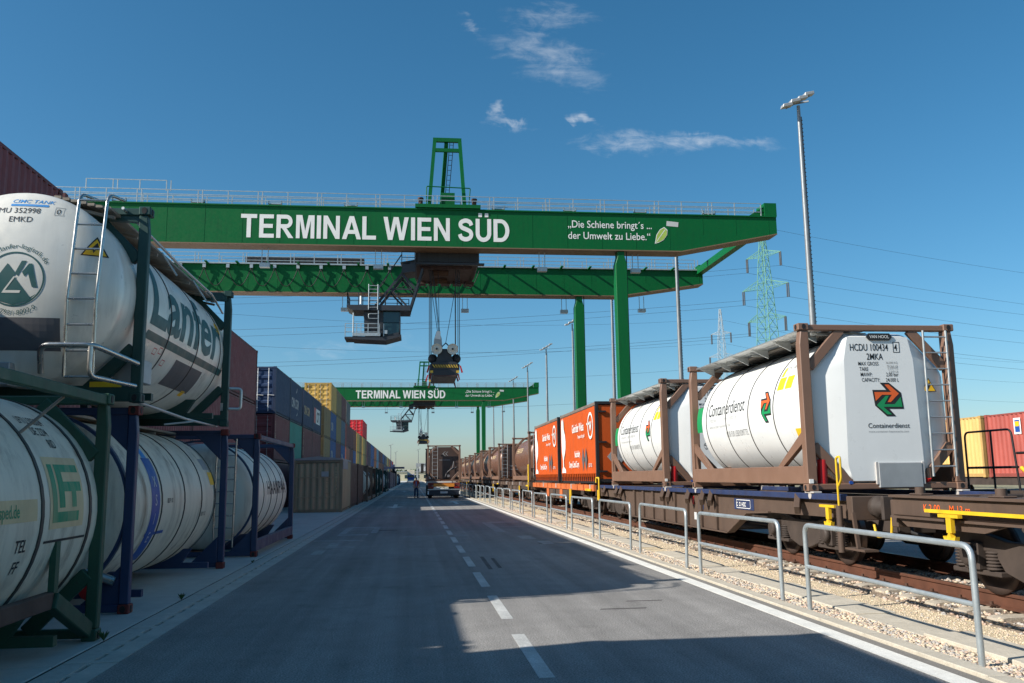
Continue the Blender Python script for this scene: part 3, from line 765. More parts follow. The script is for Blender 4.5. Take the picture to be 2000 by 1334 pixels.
# ------------------------------------------------------------ near left: four tank containers
# worn green frame tank beside the camera
lft = tank('tank_container', 'grey-white tank in worn green frame with green LFT logo, nearest on the left', (-6.02, 4.3, 0), W=2.62, L=6.06, H=2.68, R0=1.25, zc=1.38, frame=M_green2, skin=M_tankd,
           bands=(1.1, 2.45, 4.45, 5.68), bandw=.06, toprail=True, post=.13, y1=6.25, dish=.3, gusset=True)
XL, ZL, RL = 1.31, 1.38, 1.25
fn = lambda ua, th: on_barrel(XL, ZL, RL, 1, ua, th)
decal('logo_panel', poly_bm([rect(0, .86, 0, .72)]), fn(4.66, -6), P_cream, lft, vstep=.06)
lw = lambda ua, th: (lambda u, v, f=on_barrel(XL, ZL, RL+.003, 1, ua, th): f(u, v))
decal('logo', poly_bm([[(.06, .64), (.17, .64), (.17, .16), (.72, .16), (.72, .06), (.06, .06)], [(.22, .64), (.80, .64), (.80, .56), (.36, .56), (.36, .46), (.80, .46), (.80, .36), (.66, .36), (.66, .2), (.54, .2), (.54, .36), (.36, .36), (.36, .2), (.22, .2)]]), lw(4.66, -6), P_green2, lft, vstep=.06)
decal('name_panel', poly_bm([rect(0, 1.05, 0, .2)]), fn(3.32, -1.5), P_cream, lft, vstep=.06)
decal('lettering', text_bm('LFT-sped.de', .12, .012, .78), lw(3.36, .5), P_green2, lft, vstep=.06)
decal('lettering', text_bm('TEL', .12, .012, .9), fn(4.0, -14), P_black, lft, vstep=.06)
decal('lettering', text_bm('FF', .12, .012, .9), fn(4.08, -23), P_black, lft, vstep=.06)
decal('lettering', text_bm('LFTU 502024', .11, .006, .72), fn(4.75, 46), P_black, lft, vstep=.05)
decal('lettering', text_bm('DE 2274', .11, .006, .72), fn(4.85, 39), P_black, lft, vstep=.05)
decal('lettering', text_bm('RID', .11, .006, .72), fn(5.05, 32), P_black, lft, vstep=.05)
decal('stripe', poly_bm([rect(0, 1.05, 0, .025)]), fn(4.6, -12), P_black, lft, vstep=.06)
MB().bar((2.62-.09, 5.9, .12), (2.62-.09, 4.9, .56), .12, .16).build('diagonal_brace', M_green2, lft, .01)
MB().bar((2.62-.12, 4.95, .56), (2.62-.12, .3, .56), .10, .16).build('saddle_rail', mat('rust_brown', rgb(84, 62, 52), .8, var=.25, streak=.5), lft, .01)
MB().bar((2.62-.10, 4.95, .5), (2.62-.10, 4.95, 1.12), .06, .10).build('strut', M_green2, lft)
MB().cyl((2.62-.1, 4.9, 2.55), (2.62-.36, 4.55, 2.16), .016, 6).cyl((2.62-.1, 2.4, 2.55), (2.62-.36, 2.1, 2.16), .016, 6).pieces('stay', M_alud, lft)
# stacked on it, just left of the picture: its shadow falls across the road in the foreground
container(20, 'green', -3.62, .95, 2.71, 'dark green container stacked on the nearest left tank', None)

# blue frame tank with lettered band
blu = tank('tank_container', 'cream-white tank in blue frame with vertical blue lettered band, on the ground', (-6.38, 12.15, 0), W=2.72, L=5.9, H=2.70, R0=1.22, zc=1.36, frame=M_blue, cast=M_redcast, skin=M_tankd,
           bands=(1.85, 3.2, 4.4, 5.5), bandw=.035, gusset='full', post=.125, walk=(.95, 1.75, 2.6, M_alud))
bf = lambda ua, th: on_barrel(1.36, 1.36, 1.22, 1, ua, th)
bl = lambda ua, th: on_barrel(1.36, 1.36, 1.225, 1, ua, th)
decal('name_band', poly_bm([rect(0, .42, 0, 1.62)]), bf(1.34, -42), P_blue, blu, vstep=.06)
decal('name_band_top', poly_bm([rect(.1, .32, 0, .3)]), bf(1.34, 34), P_lblue, blu, vstep=.06)
for i, ch in enumerate('XSIE'): decal('lettering', text_bm(ch, .17, .004, .9, align='CENTER'), bl(1.55, 12-i*13), P_lg, blu, vstep=.05)
decal('name_stripe', poly_bm([rect(0, .95, 0, .05)]), bl(1.3, -22), P_blue, blu, vstep=.05)
decal('lettering', scribble_bm(9, .07), bf(2.15, 0), P_black, blu)
decal('notice', poly_bm([rect(0, .34, 0, .25)]), bf(5.15, 12), P_yel, blu, vstep=.05)
decal('notice', poly_bm([rect(0, .42, 0, .24)]), bf(4.95, 26), P_grey, blu, vstep=.05)
decal('lettering', scribble_bm(9, .07), bf(4.5, -14), P_black, blu)
MB().cyl((2.2, -.08, .55), (2.55, -.04, .42), .06, 10).build('outlet_pipe', M_stain, blu)
MB().lathe([(.0, 0), (.11, .0), (.13, .05), (.13, .12), (.0, .13)], (2.25, -.12, .32), 'y', 14).build('valve_cap', M_red, blu)
MB().bar((1.7, -.02, 2.5), (1.45, -.05, 1.9), .03).bar((1.3, -.04, 1.75), (2.3, -.04, 1.75), .035).pieces('end_stay', M_stain, blu)
MB().tube([(2.6, .4, 2.78), (2.6, 3.0, 2.72), (2.55, 5.5, 2.74)], .022, 6).tube([(2.3, 2.8, 2.62), (2.72, 3.0, 2.68)], .018, 6).build('grab_rail', M_alu, blu)

# dark green frame swap tank stacked on it, tank longer than its frame
ZB = 2.73
lan = tank('tank_container', 'white tank in dark green frame with large Lanfer lettering, stacked on the blue frame tank', (-6.33, 11.95, ZB), W=2.74, L=5.62, H=2.68, R0=1.25, zc=1.42, frame=M_dgreen, skin=M_steelc,
           bands=(1.75, 3.5, 5.2), bandw=.022, y0=-.88, y1=6.5, dish=.40, gusset=True, post=.135, ncirc=72)
XN, ZN, RN = 1.37, 1.42, 1.25
lf = lambda ua, th: on_barrel(XN, ZN, RN, 1, ua, th)
decal('lettering', text_bm('Lanfer', .98, .024, 1.30, .20), lf(.74, -9), P_teal, lan, vstep=.05)
decal('stripe', poly_bm([[(0, 0), (4.85, 0), (4.95, .13), (.1, .13)]]), lf(.66, -20.5), P_teal, lan, vstep=.05)
decal('placard', poly_bm([rect(0, 1.75, 0, .48)]), lf(2.55, -46), M_grey, lan, vstep=.05)
decal('notice', poly_bm([rect(0, .30, 0, .2)]), lf(5.05, 16), P_yel, lan, vstep=.05); decal('notice', poly_bm([rect(0, .22, 0, .12)]), lf(3.95, -50), P_yel, lan, vstep=.05)
for (ua, th, s) in ((4.6, 36, 'ZLMU 352998'), (4.75, 30, 'EMKD')): decal('lettering', text_bm(s, .08, .003, .8), lf(ua, th), P_grey, lan, vstep=.04)
for (ua, th) in ((1.3, -28), (1.55, -26), (1.9, -33)): decal('safety_mark', poly_bm([rect(0, .16, 0, .012), rect(0, .16, .09, .102), rect(0, .012, 0, .1), rect(.148, .16, 0, .1)]), lf(ua, th), P_dred, lan)
ne = on_end(XN, ZN, RN, -.88, .40)
NE = lambda u0, v0, k=0: (lambda u, v: ne(u0+u, v0+v, k))
decal('maker_lettering', text_bm('CIMC TANK', .055, .004, 1.2, .2), NE(-.08, 1.05), P_lblue, lan, ustep=.06); decal('maker_stripe', poly_bm([rect(0, .44, 0, .032)]), NE(-.09, 1.0), P_lblue, lan, ustep=.06)
decal('lettering', text_bm('ZLMU 352998', .078, .0, .98), NE(-.34, .90), P_black, lan, ustep=.08)
decal('lettering', text_bm('0', .078, .0, 1.02), NE(.455, .905), P_black, lan); decal('check_digit_frame', poly_bm([rect(-.02, .085, -.02, -.014), rect(-.02, .085, .095, .101), rect(-.02, -.014, -.02, .1), rect(.079, .085, -.02, .1)]), NE(.455, .905), P_grey, lan)
decal('lettering', text_bm('EMKD', .078, .0, 1.0), NE(-.07, .775), P_black, lan, ustep=.08)
cu, cv, cr = .08, .03, .345
NL = NE(cu, cv); NL2 = NE(cu, cv, .002)
q = .575
sq = lambda P: [[(a_*q, b_*q) for a_, b_ in p] for p in P]
decal('logo_ring', poly_bm(ring_polys(0, 0, cr-.02, cr, 60)), NL, P_teal, lan)
decal('logo_mountain', poly_bm(sq([[(-.52, -.22), (-.16, .34), (.0, .14), (.10, .24), (-.02, .06), (.33, -.40), (.46, -.32), (.30, -.48), (0, -.565), (-.30, -.48), (-.46, -.32)],
      [(.12, .40), (.22, .40), (.06, .06), (.0, .13)], [(.27, .34), (.34, .34), (.46, -.18), (.36, -.18), (.26, .14), (.20, .05), (.14, .15)]])), NL, P_teal, lan, ustep=.06, vstep=.06)
decal('logo_stroke', poly_bm(sq([[(-.02, .05), (.02, .05), (-.17, -.25), (-.21, -.25)], [(-.21, -.252), (.14, -.252), (.12, -.31), (-.24, -.31)]])), NL2, M_steelc, lan, ustep=.05)
def arc_text(s, h, r, a_mid, inward, m):
    bm = text_bm(s, h, .0, 1.05, 0, 'CENTER'); cut(bm, .04, 0)
    def f(u, v):
        if not inward: a = a_mid-u/r; return NL((r+v)*math.cos(a), (r+v)*math.sin(a))
        a = a_mid+u/r; return NL((r-v)*math.cos(a), (r-v)*math.sin(a))
    return decal('lettering', bm, f, m, lan)
arc_text('www.lanfer-logistik.de', .064, .39, R(90), False, P_teal)
arc_text('07931-8002-0', .06, .45, R(-84), True, P_teal)
tri_sign(lan, lambda u, v, k: ne(.95+u, .50+v, .002+k), .27)
decal('placard', poly_bm([rect(-.65, .62, 0, .40)]), NE(.0, -.85), M_grey, lan, ustep=.08, vstep=.08)
# ladder on the overhanging end, tubular bumper, document box
lad = MB()
for x in (2.06, 2.40): lad.tube(rounded([(x, -.78, .25), (x+.02, -.88, 1.2), (x+.07, -.82, 2.58), (x+.10, -.30, 2.66)], .16), .021, 8)
lad = lad.build('ladder', M_stain, lan)
rm = MB().cyl((0,0,0), (.34,0,0), .015, 6).mesh('rung'); rm.materials.append(M_stain)
for i in range(8):
    z = .25+i*.32; y = -.78-.10*min(1, (z-.25)/.95) if z < 1.2 else -.88+.06*(z-1.2)/1.38
    o = obj('rung', rm, None, lad); o.location = (2.06+.02*min(1, z/1.2)+.05*max(0, z-1.2)/1.38, y, z)
MB().tube(rounded([(1.78, -.75, .30), (1.83, -.95, .62), (2.45, -.95, .62), (2.72, -.1, .50)], .12), .036, 10).tube(rounded([(2.42, -.95, .60), (2.42, -.95, .24), (2.72, -.15, .20)], .1), .030, 10).build('bumper_tube', M_stain, lan)
MB().box(1.0, 1.46, -.86, -.6, .14, .42).build('document_box', M_lgrey, lan, .01)
MB().box(2.30, 2.66, .25, .75, .30, .62).build('valve_box', M_lgrey, lan, .01)
MB().box(2.1, 2.5, -.012, .0, .20, .27).build('plate', M_yel, lan)
MB().box(.9, 2.72, .0, .14, .02, .22).box(.9, 2.72, 5.48, 5.62, .02, .22).bar((2.66, .1, 2.52), (1.35, .1, 2.6), .1, .1).bar((2.66, 5.5, 2.52), (1.35, 5.5, 2.6), .1, .1).pieces('cross_beam', M_dgreen, lan)
ww = walkway(lan, 1.62, 2.36, -.35, 5.9, 2.66, M_alud, 7, -.16, 7)
MB().tube([(2.42, -.1, 2.62), (2.56, 2.2, 2.42), (2.56, 4.6, 2.42), (2.5, 5.85, 2.3)], .022, 6).tube([(2.36, 2.0, 2.55), (2.58, 2.1, 2.2)], .015, 6).tube([(2.36, 4.0, 2.55), (2.58, 4.1, 2.2)], .015, 6).build('grab_rail', M_alu, lan)
MB().bar((2.64, 5.45, .45), (2.64, 5.45, .3), .04).tube(rounded([(2.66, 5.6, .75), (2.95, 5.7, .75), (2.95, 5.7, .35), (2.66, 5.6, .35)], .06), .028, 8).build('grab_handle', M_alu, lan)

# box-framed tank further along
haa = tank('tank_container', 'white tank in slate blue box frame lettered HAANPAA, third tank on the ground', (-6.12, 20.4, 0), W=2.66, L=6.0, H=2.74, R0=1.2, zc=1.34, frame=M_blue2, cast=M_redcast, skin=M_tankw,
           bands=(1.6, 2.7, 3.7, 4.7), bandw=.03, toprail=True, botrail=(.12, .36), gusset='full', ladderx=1.72, lad_y=-.03, post=.125, ladm=M_stain)
hf = lambda ua, th: on_barrel(1.33, 1.34, 1.2, 1, ua, th)
decal('lettering', text_bm('HAANPAA', .34, .02, 1.42), hf(2.15, 0), P_black, haa, vstep=.05)
for i in range(3): decal('lettering', scribble_bm(9-i, .08, seed=i), hf(4.9, 24-i*8), P_grey, haa)

# ------------------------------------------------------------ ground row beyond
kh = container(20, 'khaki', -3.6, 46.3, 0, 'khaki grey container with pale tarpaulin roof beside the road', 'containers standing along the yard edge')
for ch in list(kh.children):
    if ch.name.startswith('roof'): bpy.data.objects.remove(ch)
    elif ch.name.startswith('door'):
        for g in list(ch.children): bpy.data.objects.remove(g)
        bpy.data.objects.remove(ch)
kp = cpaint('khaki')['box_paint']
km = corr(MB(), 7, 2.22, .15, 2.5, lambda s, d, z: (.14+s, .06-d, z), .05)
km.build('end_wall', kp, kh)
for z in (.75, 1.75): MB().box(.14, 2.36, -.006, .03, z, z+.05).build('rib', kp, kh)
M_tarp = mat('pale_tarpaulin', rgb(150, 150, 150), .7, var=.08, streak=.3)
MB().prism([(-.02, 2.66), (.0, 2.74), (1.25, 2.86), (2.5, 2.74), (2.52, 2.66)], 'xz', -.03, 6.08).box(2.505, 2.53, .0, 3.2, 2.2, 2.68).build('tarpaulin', M_tarp, kh)
MB().box(1.42, 1.78, -.012, .0, 1.82, 2.08).build('placard', M_lgrey, kh); 
decal('lettering', scribble_bm(9, .11, .12, 3), lambda u, v: (1.66+v, -.008, 1.72-u), P_cream, kh); decal('lettering', scribble_bm(14, .09, .1, 4), lambda u, v: (2.12+v, -.008, 2.3-u), P_cream, kh)
container(20, 'brown', -3.6, 52.45, 0, 'dark brown container right behind the tarpaulin-roofed one', 'containers standing along the yard edge')
container(20, 'brown', -3.55, 58.6, 0, 'second dark brown container behind the tarpaulin-roofed one', 'containers standing along the yard edge')
def small_tank(y, frame, skin, label, L=6.0, top=True, x1=-3.28):
    return tank('tank_container', label, (x1-2.6, y, 0), W=2.6, L=L, H=2.66, R0=1.2, frame=frame, skin=skin, bands=(1.5, 3, 4.5), toprail=top, botrail=(.1, .3), gusset='full', ncirc=32, group='tank containers far along the yard edge')
small_tank(66, M_brown, M_tankw, 'beige-white tank in brown frame just past the dark brown containers')
small_tank(73.5, M_brownd, M_brownd, 'dark brown tank behind the beige one on the yard edge')
small_tank(83, M_dgreen, M_dgreen, 'dark green tank and frame halfway down the yard edge')
small_tank(92, M_dgreen, M_white, 'bright white tank in dark green frame down the yard edge')
container(20, 'rust', -3.5, 101, 0, 'rust red container between white tanks on the yard edge', 'containers standing along the yard edge')
small_tank(111, M_dgreen, M_white, 'white tank after the rust red container on the yard edge')
small_tank(120, M_grey, M_white, 'white tank in grey frame far down the yard edge')
for i, (y, c) in enumerate(((140, 'purple'), (153, 'purple'), (170, 'purple'), (190, 'brown'))): container(40, c, -3.5, y, 0, ['first', 'second', 'third', 'last'][i]+' of the long dark containers far down the yard edge', 'containers standing along the yard edge')
small_tank(215, M_blue, M_white, 'white tank in blue frame, farthest tank of the yard edge')
rs = empty('reach_stacker', (-5.2, 245, 0), 'dark blue stacking machine far away at the end of the yard', 'machine')
MB().box(-1.7, 1.7, 0, 7, .7, 1.9).build('chassis', M_blue, rs, .1); MB().box(-.8, .8, 2, 4.2, 1.9, 3.6).build('cab', M_black, rs, .1); MB().bar((0, 7, 2.6), (0, -2.5, 5.0), .7, .8).build('boom', M_blue, rs); MB().box(-3, 3, -3, -2, 4.2, 4.7).build('spreader_beam', M_blue, rs)
wm = MB().lathe([(0, -.3), (.75, -.3), (.85, -.2), (.85, .2), (.75, .3), (0, .3)], (0,0,0), 'x', 20).mesh('wheel'); wm.materials.append(M_black)
for x in (-1.5, 1.5):
    for y in (1, 6): o = obj('wheel', wm, None, rs); o.location = (x, y, .85)

# ------------------------------------------------------------ container stacks, three and four high
HL = 2.69
def stack(y, size, cols, where, x1=-7.7):
    out = []
    lv = ['bottom', 'second', 'third', 'fourth']
    for i, c in enumerate(cols):
        if not c: out.append(None); continue
        w = WORD.get(c, c)
        pos = 'topmost' if i == len(cols)-1 else lv[i]+' level'
        o = container(size, c, x1, y, i*HL, '%s %s container, %s of %s' % (w, 'long' if size == 40 else 'short', pos, where), 'stacked containers on the left')
        out.append(o)
    return out
stack(-5.2, 40, ['maroon', 'maroon'], 'the stack left of the camera', x1=-7.36)
for i_, y_ in enumerate((26.5, 38.8, 51.1)):
    for k_ in range(3): container(40, ('maroon', 'rust', 'slate')[(i_+k_) % 3], -11.5, y_, k_*2.69, '%s container of the %s stack in the hidden second row' % (('bottom', 'middle', 'top')[k_], ('first', 'second', 'third')[i_]), 'stacked containers in the second row')
stack(7.1, 40, ['maroon', 'maroon'], 'the stack behind the nearest tanks', x1=-7.36)
container(20, 'maroon', -7.7, 13.35, 2*HL, 'short dark maroon container in the upper left corner of the picture', 'stacked containers on the left')
a = stack(19.55, 40, ['maroon', 'maroon', 'maroon'], 'the stack behind the Lanfer tank')
b = stack(31.85, 40, ['maroon', 'maroon', 'maroon'], 'the last all-maroon stack')
c = stack(50.1, 20, ['maroon', 'maroon', 'navy'], 'the stack with white-barred blue doors')
door_text(c[2], 'MCRU 229054 6', .42, 1.9, .13, P_white, .005, .8); door_text(c[2], '22G1', 1.1, 1.68, .12, P_white, .005, .8)
door_text(c[1], 'CAXU 648024 3', .5, 2.0, .12, P_cream, .004, .8); door_text(c[1], '2210', 1.2, 1.8, .11, P_cream, .004, .8); side_text(c[1], 'CAXU 648', .5, 2.3, .2, P_cream, .004, .8, True)
for r_ in [ch for d_ in c[2].children if d_.name.startswith('door') for ch in d_.children]: r_.material_slots[0].link = 'OBJECT'; r_.material_slots[0].material = P_white
d = stack(56.25, 20, ['maroon', 'teal', 'navy'], 'the stack with the teal container')
side_text(d[2], 'CMA CGM', .55, .95, .62, P_lg, .03, .85); decal('swoosh', poly_bm([[(3.0, 2.0), (3.5, 2.35), (3.4, 2.15), (3.1, 1.95)], [(3.2, .45), (3.9, .75), (4.1, 1.05), (3.8, .55)]]), lambda u, v: (2.496, u-.4, v), P_lg, d[2])
e = stack(62.8, 20, ['maroon', 'maroon', 'navy'], 'the stack right after the teal one')
side_text(e[2], 'CMA CGM', .5, .95, .62, P_cream, .03, .85); decal('lettering', scribble_bm(9, .2, .2, 5), lambda u, v: (2.496, .6-v, 2.3-u), P_cream, e[1])
f = stack(68.95, 20, ['rust', 'maroon', 'navy'], 'the stack bearing a red and white panel')
decal('panel', poly_bm([rect(.7, 2.1, .7, 1.9)]), lambda u, v: (2.495, u, v), P_dred, f[2]); decal('panel', poly_bm([rect(2.1, 5.0, .7, 1.9)]), lambda u, v: (2.495, u, v), P_white, f[2]); side_text(f[2], 'OT', 2.6, .85, .85, P_black, .03, 1.2)
g = stack(77.5, 20, ['tan', 'tan', 'tan'], 'the first drab tan stack'); side_text(g[2], 'M S C', 2.2, 2.2, .5, P_black, 0, .8, True); side_text(g[1], 'M S C', 2.2, 2.2, .5, P_black, 0, .8, True)
h = stack(83.65, 20, ['blue', 'blue', 'blue', 'yellow'], 'the stack topped by bright yellow doors')
for k in (1, 2): side_text(h[k], 'CMA', .9, .9, .8, P_lg, .03, .8)
decal('lettering', text_bm('m', .3, .02, 1.2), lambda u, v: (.28+u, .002, 2.15+v), P_black, h[3])
stack(89.8, 20, ['tan', 'maroon', 'tan', 'tan'], 'the stack just behind the bright yellow doors')
k_ = stack(95.95, 20, ['slate', 'blue', 'slate', 'maroon'], 'the slate blue stack'); side_text(k_[1], 'CMA', .9, .9, .8, P_lg, .03, .8)
stack(103.2, 20, ['rust', 'salmon', 'maroon', 'grey'], 'the grey-topped stack')
stack(109.4, 20, ['maroon', 'maroon', 'maroon'], 'the maroon stack past the grey-topped one')
stack(115.6, 20, ['blue', 'blue', 'rust'], 'the stack of blue under rust red')
stack(123, 20, ['tan', 'yellow', 'yellow'], 'the first far yellow stack'); stack(129.2, 20, ['tan', 'tan', 'tan'], 'the far drab stack')
stack(137, 20, ['salmon', 'yellow', 'yellow', 'red'], 'the far stack topped with bright red doors')
stack(143.2, 20, ['maroon', 'tan', 'tan', 'red'], 'the stack behind the bright red doors')
far = ['maroon', 'purple', 'blue', 'navy', 'orange', 'tan', 'sky', 'slate', 'maroon', 'teal', 'rust', 'salmon', 'grey', 'slate', 'maroon', 'yellow', 'rust']
y = 152
names = ['tenth', 'eleventh', 'twelfth', 'thirteenth', 'fourteenth', 'fifteenth', 'sixteenth', 'seventeenth', 'eighteenth', 'nineteenth', 'twentieth', 'last but three', 'last but two', 'last but one', 'last']
ordn = ['first', 'second', 'third', 'fourth', 'fifth', 'sixth', 'seventh', 'eighth', 'ninth', 'tenth', 'eleventh', 'twelfth', 'thirteenth', 'fourteenth', 'fifteenth', 'sixteenth']
i = 0
while y < 345:
    cols = [random.choice(far) for _ in range(3)] if i < 14 else ['tan', 'tan', 'red']
    if i == 0: cols = ['purple', 'purple', 'purple']
    if i == 1: cols = ['maroon', 'blue', 'blue']
    if i == 2: cols = ['rust', 'orange', 'orange']
    if i == 3: cols = ['maroon', 'sky', 'sky']
    stack(y, 40, cols, 'the %s distant stack beyond the red doors' % ordn[min(i, 15)])
    y += 12.3 if i % 3 else 13.6; i += 1
# ------------------------------------------------------------ the freight train on the right
M_wag = mat('wagon_brown', rgb(84, 67, 56), .7, 0, .14, 1.5, streak=.45, streakcol=rgb(52, 44, 40), speck=.2)
M_wagd = mat('running_gear', rgb(66, 56, 50), .75, .1, .25, 3, streak=.5, streakcol=rgb(34, 30, 30), speck=.35)
M_wblue = mat('wagon_blue', rgb(38, 52, 88), .6, 0, .15, 2, streak=.7, streakcol=rgb(60, 50, 46))
M_worange = mat('wagon_orange', rgb(196, 104, 52), .6, 0, .15, 2, streak=.55, streakcol=rgb(96, 56, 36))
M_wheel = mat('wheel_steel', rgb(74, 60, 54), .6, .5, .2, 3)
M_tread = mat('wheel_tread', rgb(120, 104, 96), .35, .8, .1, 3)
M_pin = mat('pale_pin', rgb(196, 190, 184), .5, .2, .1, 6)
def bogie(parent, xc, yc, wb=2.12, full=True):
    b = MB()
    b.box(xc-1.0, xc+1.0, yc-.2, yc+.2, .72, .98)
    bo = b.build('bogie_bolster', M_wagd, parent)
    for sx in (-1, 1):
        x = xc+sx*1.0; h = wb/2
        pf = [(yc-h-.52, .92), (yc-h-.52, .80), (yc-h-.30, .74), (yc-h+.32, .74), (yc-h+.5, .52), (yc-.2, .42), (yc+.2, .42), (yc+h-.5, .52), (yc+h-.32, .74), (yc+h+.30, .74), (yc+h+.52, .80), (yc+h+.52, .92), (yc+h+.2, 1.02), (yc+.5, .88), (yc-.5, .88), (yc-h-.2, 1.02)]
        MB().prism(pf, 'yz', x-.05, x+.05).build('side_frame', M_wagd, parent, .012)
        for sy in (-1, 1):
            yw = yc+sy*h
            bx = MB().box(x-.13, x+.13, yw-.14, yw+.14, .52, .84).box(x+sx*.0-.08, x+.08, yw-.46, yw+.46, .46, .52).lathe([(0, sx*.0), (.13, 0), (.13, sx*.06), (.10, sx*.09), (0, sx*.09)], (x+sx*.13, yw, .69), 'x', 14)
            ab = bx.build('axle_box', M_wagd, parent, .01)
            if full:
                for k in (-1, 1):
                    sp = []
                    for i in range(6):
                        z = .53+i*.038; sp += [(.07, z), (.102, z+.012), (.102, z+.024), (.07, z+.036)]
                    MB().lathe(sp, (x+sx*.02, yw+k*.30, 0), 'z', 14).build('coil_spring', M_wagd, ab)
    for sy in (-1, 1):
        yw = yc+sy*wb/2; zc = .695
        w = MB().cyl((xc-.95, yw, zc), (xc+.95, yw, zc), .08, 10).build('axle', M_wheel, parent)
        for sx in (-1, 1):
            x = xc+sx*.75
            o = MB().lathe([(.08, -sx*.08), (.16, -sx*.09), (.2, -sx*.02), (.38, -sx*.01), (.40, -sx*.07), (.455, -sx*.07), (.46, sx*.02), (.49, sx*.045), (.485, sx*.07), (.40, sx*.07), (.36, sx*.02), (.2, sx*.03), (.14, sx*.06), (.08, sx*.06)], (x, yw, zc), 'x', 30).build('wheel', M_wheel, parent)
            if full: MB().lathe([(.461, -sx*.068), (.4645, sx*.018)], (x, yw, zc), 'x', 30).build('tread', M_tread, o)
def buffers(parent, y, s, xc=XT):
    """pair of buffers at a headstock; s=-1 points to the camera"""
    for sx in (-1, 1):
        x = xc+sx*.88; z = 1.18
        MB().lathe([(0, 0), (.16, 0), (.16, s*.14), (.115, s*.15), (.115, s*.34), (.085, s*.34), (.085, s*.52), (0, s*.52)], (x, y, z), 'y', 18).build('buffer_case', M_wagd, parent)
        MB().box(x-.24, x+.24, y+s*.52 if s > 0 else y+s*.56, y+s*.56 if s > 0 else y+s*.52, z-.18, z+.18).build('buffer_plate', M_wagd, parent, .03)
def yellow_grip(parent, x, y, z, w=.36, dirn=1):
    MB().box(x-.03, x+.03, y-w/2, y+w/2, z, z+.04).box(x-.025, x+.025, y-.05, y+.05, z-.18, z).prism([(y-.10, z-.30), (y+.10, z-.30), (y+.12, z-.22), (y+.05, z-.24), (y, z-.16), (y-.05, z-.24), (y-.12, z-.22)], 'yz', x-.03, x+.03).build('yellow_hook', M_yel, parent)
XW0 = XT-1.36; XW1 = XT+1.36
# pocket wagon under the two white tanks
wb = empty('pocket_wagon', (0, 0, 0), 'brown pocket wagon with blue top rail carrying the two white tanks', 'wagon', 'wagons of the freight train')
for x0, x1, k in ((XW0, XW0+.11, -1), (XW1-.11, XW1, 1)):
    MB().box(x0, x1, 12.95, 30.6, 1.27, 1.37).build('top_rail', M_wblue, wb, .01)
    xa, xb = (x0+.10, x0+.15) if k < 0 else (x1-.15, x1-.10)
    MB().prism([(13.0, 1.265), (13.0, 1.0), (15.9, .98), (17.0, .93), (18.1, .50), (26.5, .50), (27.4, .93), (28.5, .98), (30.5, 1.0), (30.5, 1.265)], 'yz', xa, xb).build('side_sill', M_wag, wb)
    fl = MB(); xf = (xa-.07, xb) if k < 0 else (xa, xb+.07)
    fl.bar((xa-.02*0+.02, 15.9, .985), (xa+.02, 17.0, .935), .16, .03); fl.bar((xa+.02, 17.0, .93), (xa+.02, 18.1, .495), .16, .03); fl.box(xf[0], xf[1], 18.1, 26.5, .47, .498); fl.bar((xa+.02, 26.5, .495), (xa+.02, 27.4, .93), .16, .03)
    fl.build('lower_flange', M_wag, wb)
    for y in [18.8+1.02*i for i in range(8)]:
        MB().prism([(y-.09, 1.26), (y+.09, 1.26), (y+.05, .52), (y-.05, .52)], 'yz', xa-.055 if k < 0 else xb, xa if k < 0 else xb+.055).build('rib', M_wag, wb)
    for y in (14.6, 19.0, 19.55, 20.6, 22.2, 22.75, 27.4, 28.0, 29.8):
        MB().bar((x0+.06 if k < 0 else x1-.06, y, 1.30), (x0-.10 if k < 0 else x1+.10, y-.28, 1.08), .10, .16).build('stake_flap', M_wag, wb, .01)
    for y in (14.0, 19.95, 22.42, 28.36): MB().cyl((x0-.01, y, 1.33), (x1+.01, y, 1.33), .055, 10).box(x0-.02, x1+.02, y-.16, y+.16, 1.37, 1.398).build('spigot', M_pin, wb, .005)
MB().box(XT-.3, XT+.3, 13.2, 30.3, .75, 1.15).build('centre_sill', M_wagd, wb); MB().box(XW0+.16, XW1-.16, 18.4, 26.3, .52, .56).build('pocket_floor', M_wagd, wb)
for y, s in ((12.82, -1), (30.62, 1)):
    MB().box(XT-1.28, XT+1.28, y-.05, y+.13, .98, 1.34).build('headstock', M_wag, wb, .01); buffers(wb, y-.05 if s < 0 else y+.13, s)
bogie(wb, XT, 15.02); bogie(wb, XT, 28.95)
for y in [13.6, 16.9, 29.9]: MB().box(XW0+.15, XW1-.15, y-.06, y+.06, 1.15, 1.26).build('cross_member', M_wagd, wb)
sx_ = XW0+.096
for (y, z, w_, h_, m_, nm) in ((17.75, .985, 1.05, .22, M_wblue, 'lettering_panel'), (20.05, .9, .34, .3, M_wblue, 'lettering_panel')):
    MB().box(sx_-.004, sx_, y-w_, y, z, z+h_).build(nm, m_, wb)
fx = lambda y, z: (lambda u, v: (sx_-.007, y-u, z+v))
decal('lettering', scribble_bm(12, .055, seed=6), fx(19.5, 1.14), P_lg, wb); decal('lettering', scribble_bm(12, .055, seed=7), fx(19.5, 1.05), P_lg, wb)
decal('lettering', scribble_bm(7, .08, .085, 8), fx(17.6, 1.05), P_white, wb); decal('panel_frame', poly_bm([rect(0, .75, 0, .012), rect(0, .75, .16, .172), rect(0, .012, 0, .172), rect(.738, .75, 0, .172)]), fx(17.62, 1.01), P_white, wb)
decal('notice', poly_bm([rect(0, .18, 0, .17)]), fx(20.4, .65), P_lg, wb); decal('notice', poly_bm([rect(0, .13, 0, .19)]), fx(20.5, 1.0), P_dred, wb)
MB().tube(rounded([(XW0-.05, 12.93, 1.0), (XW0-.05, 12.93, 1.93), (XW0-.05, 12.80, 1.95), (XW0-.05, 12.80, 1.6), (XW0-.05, 12.9, 1.5)], .05), .018, 8).build('hand_pole', M_yel, wb)
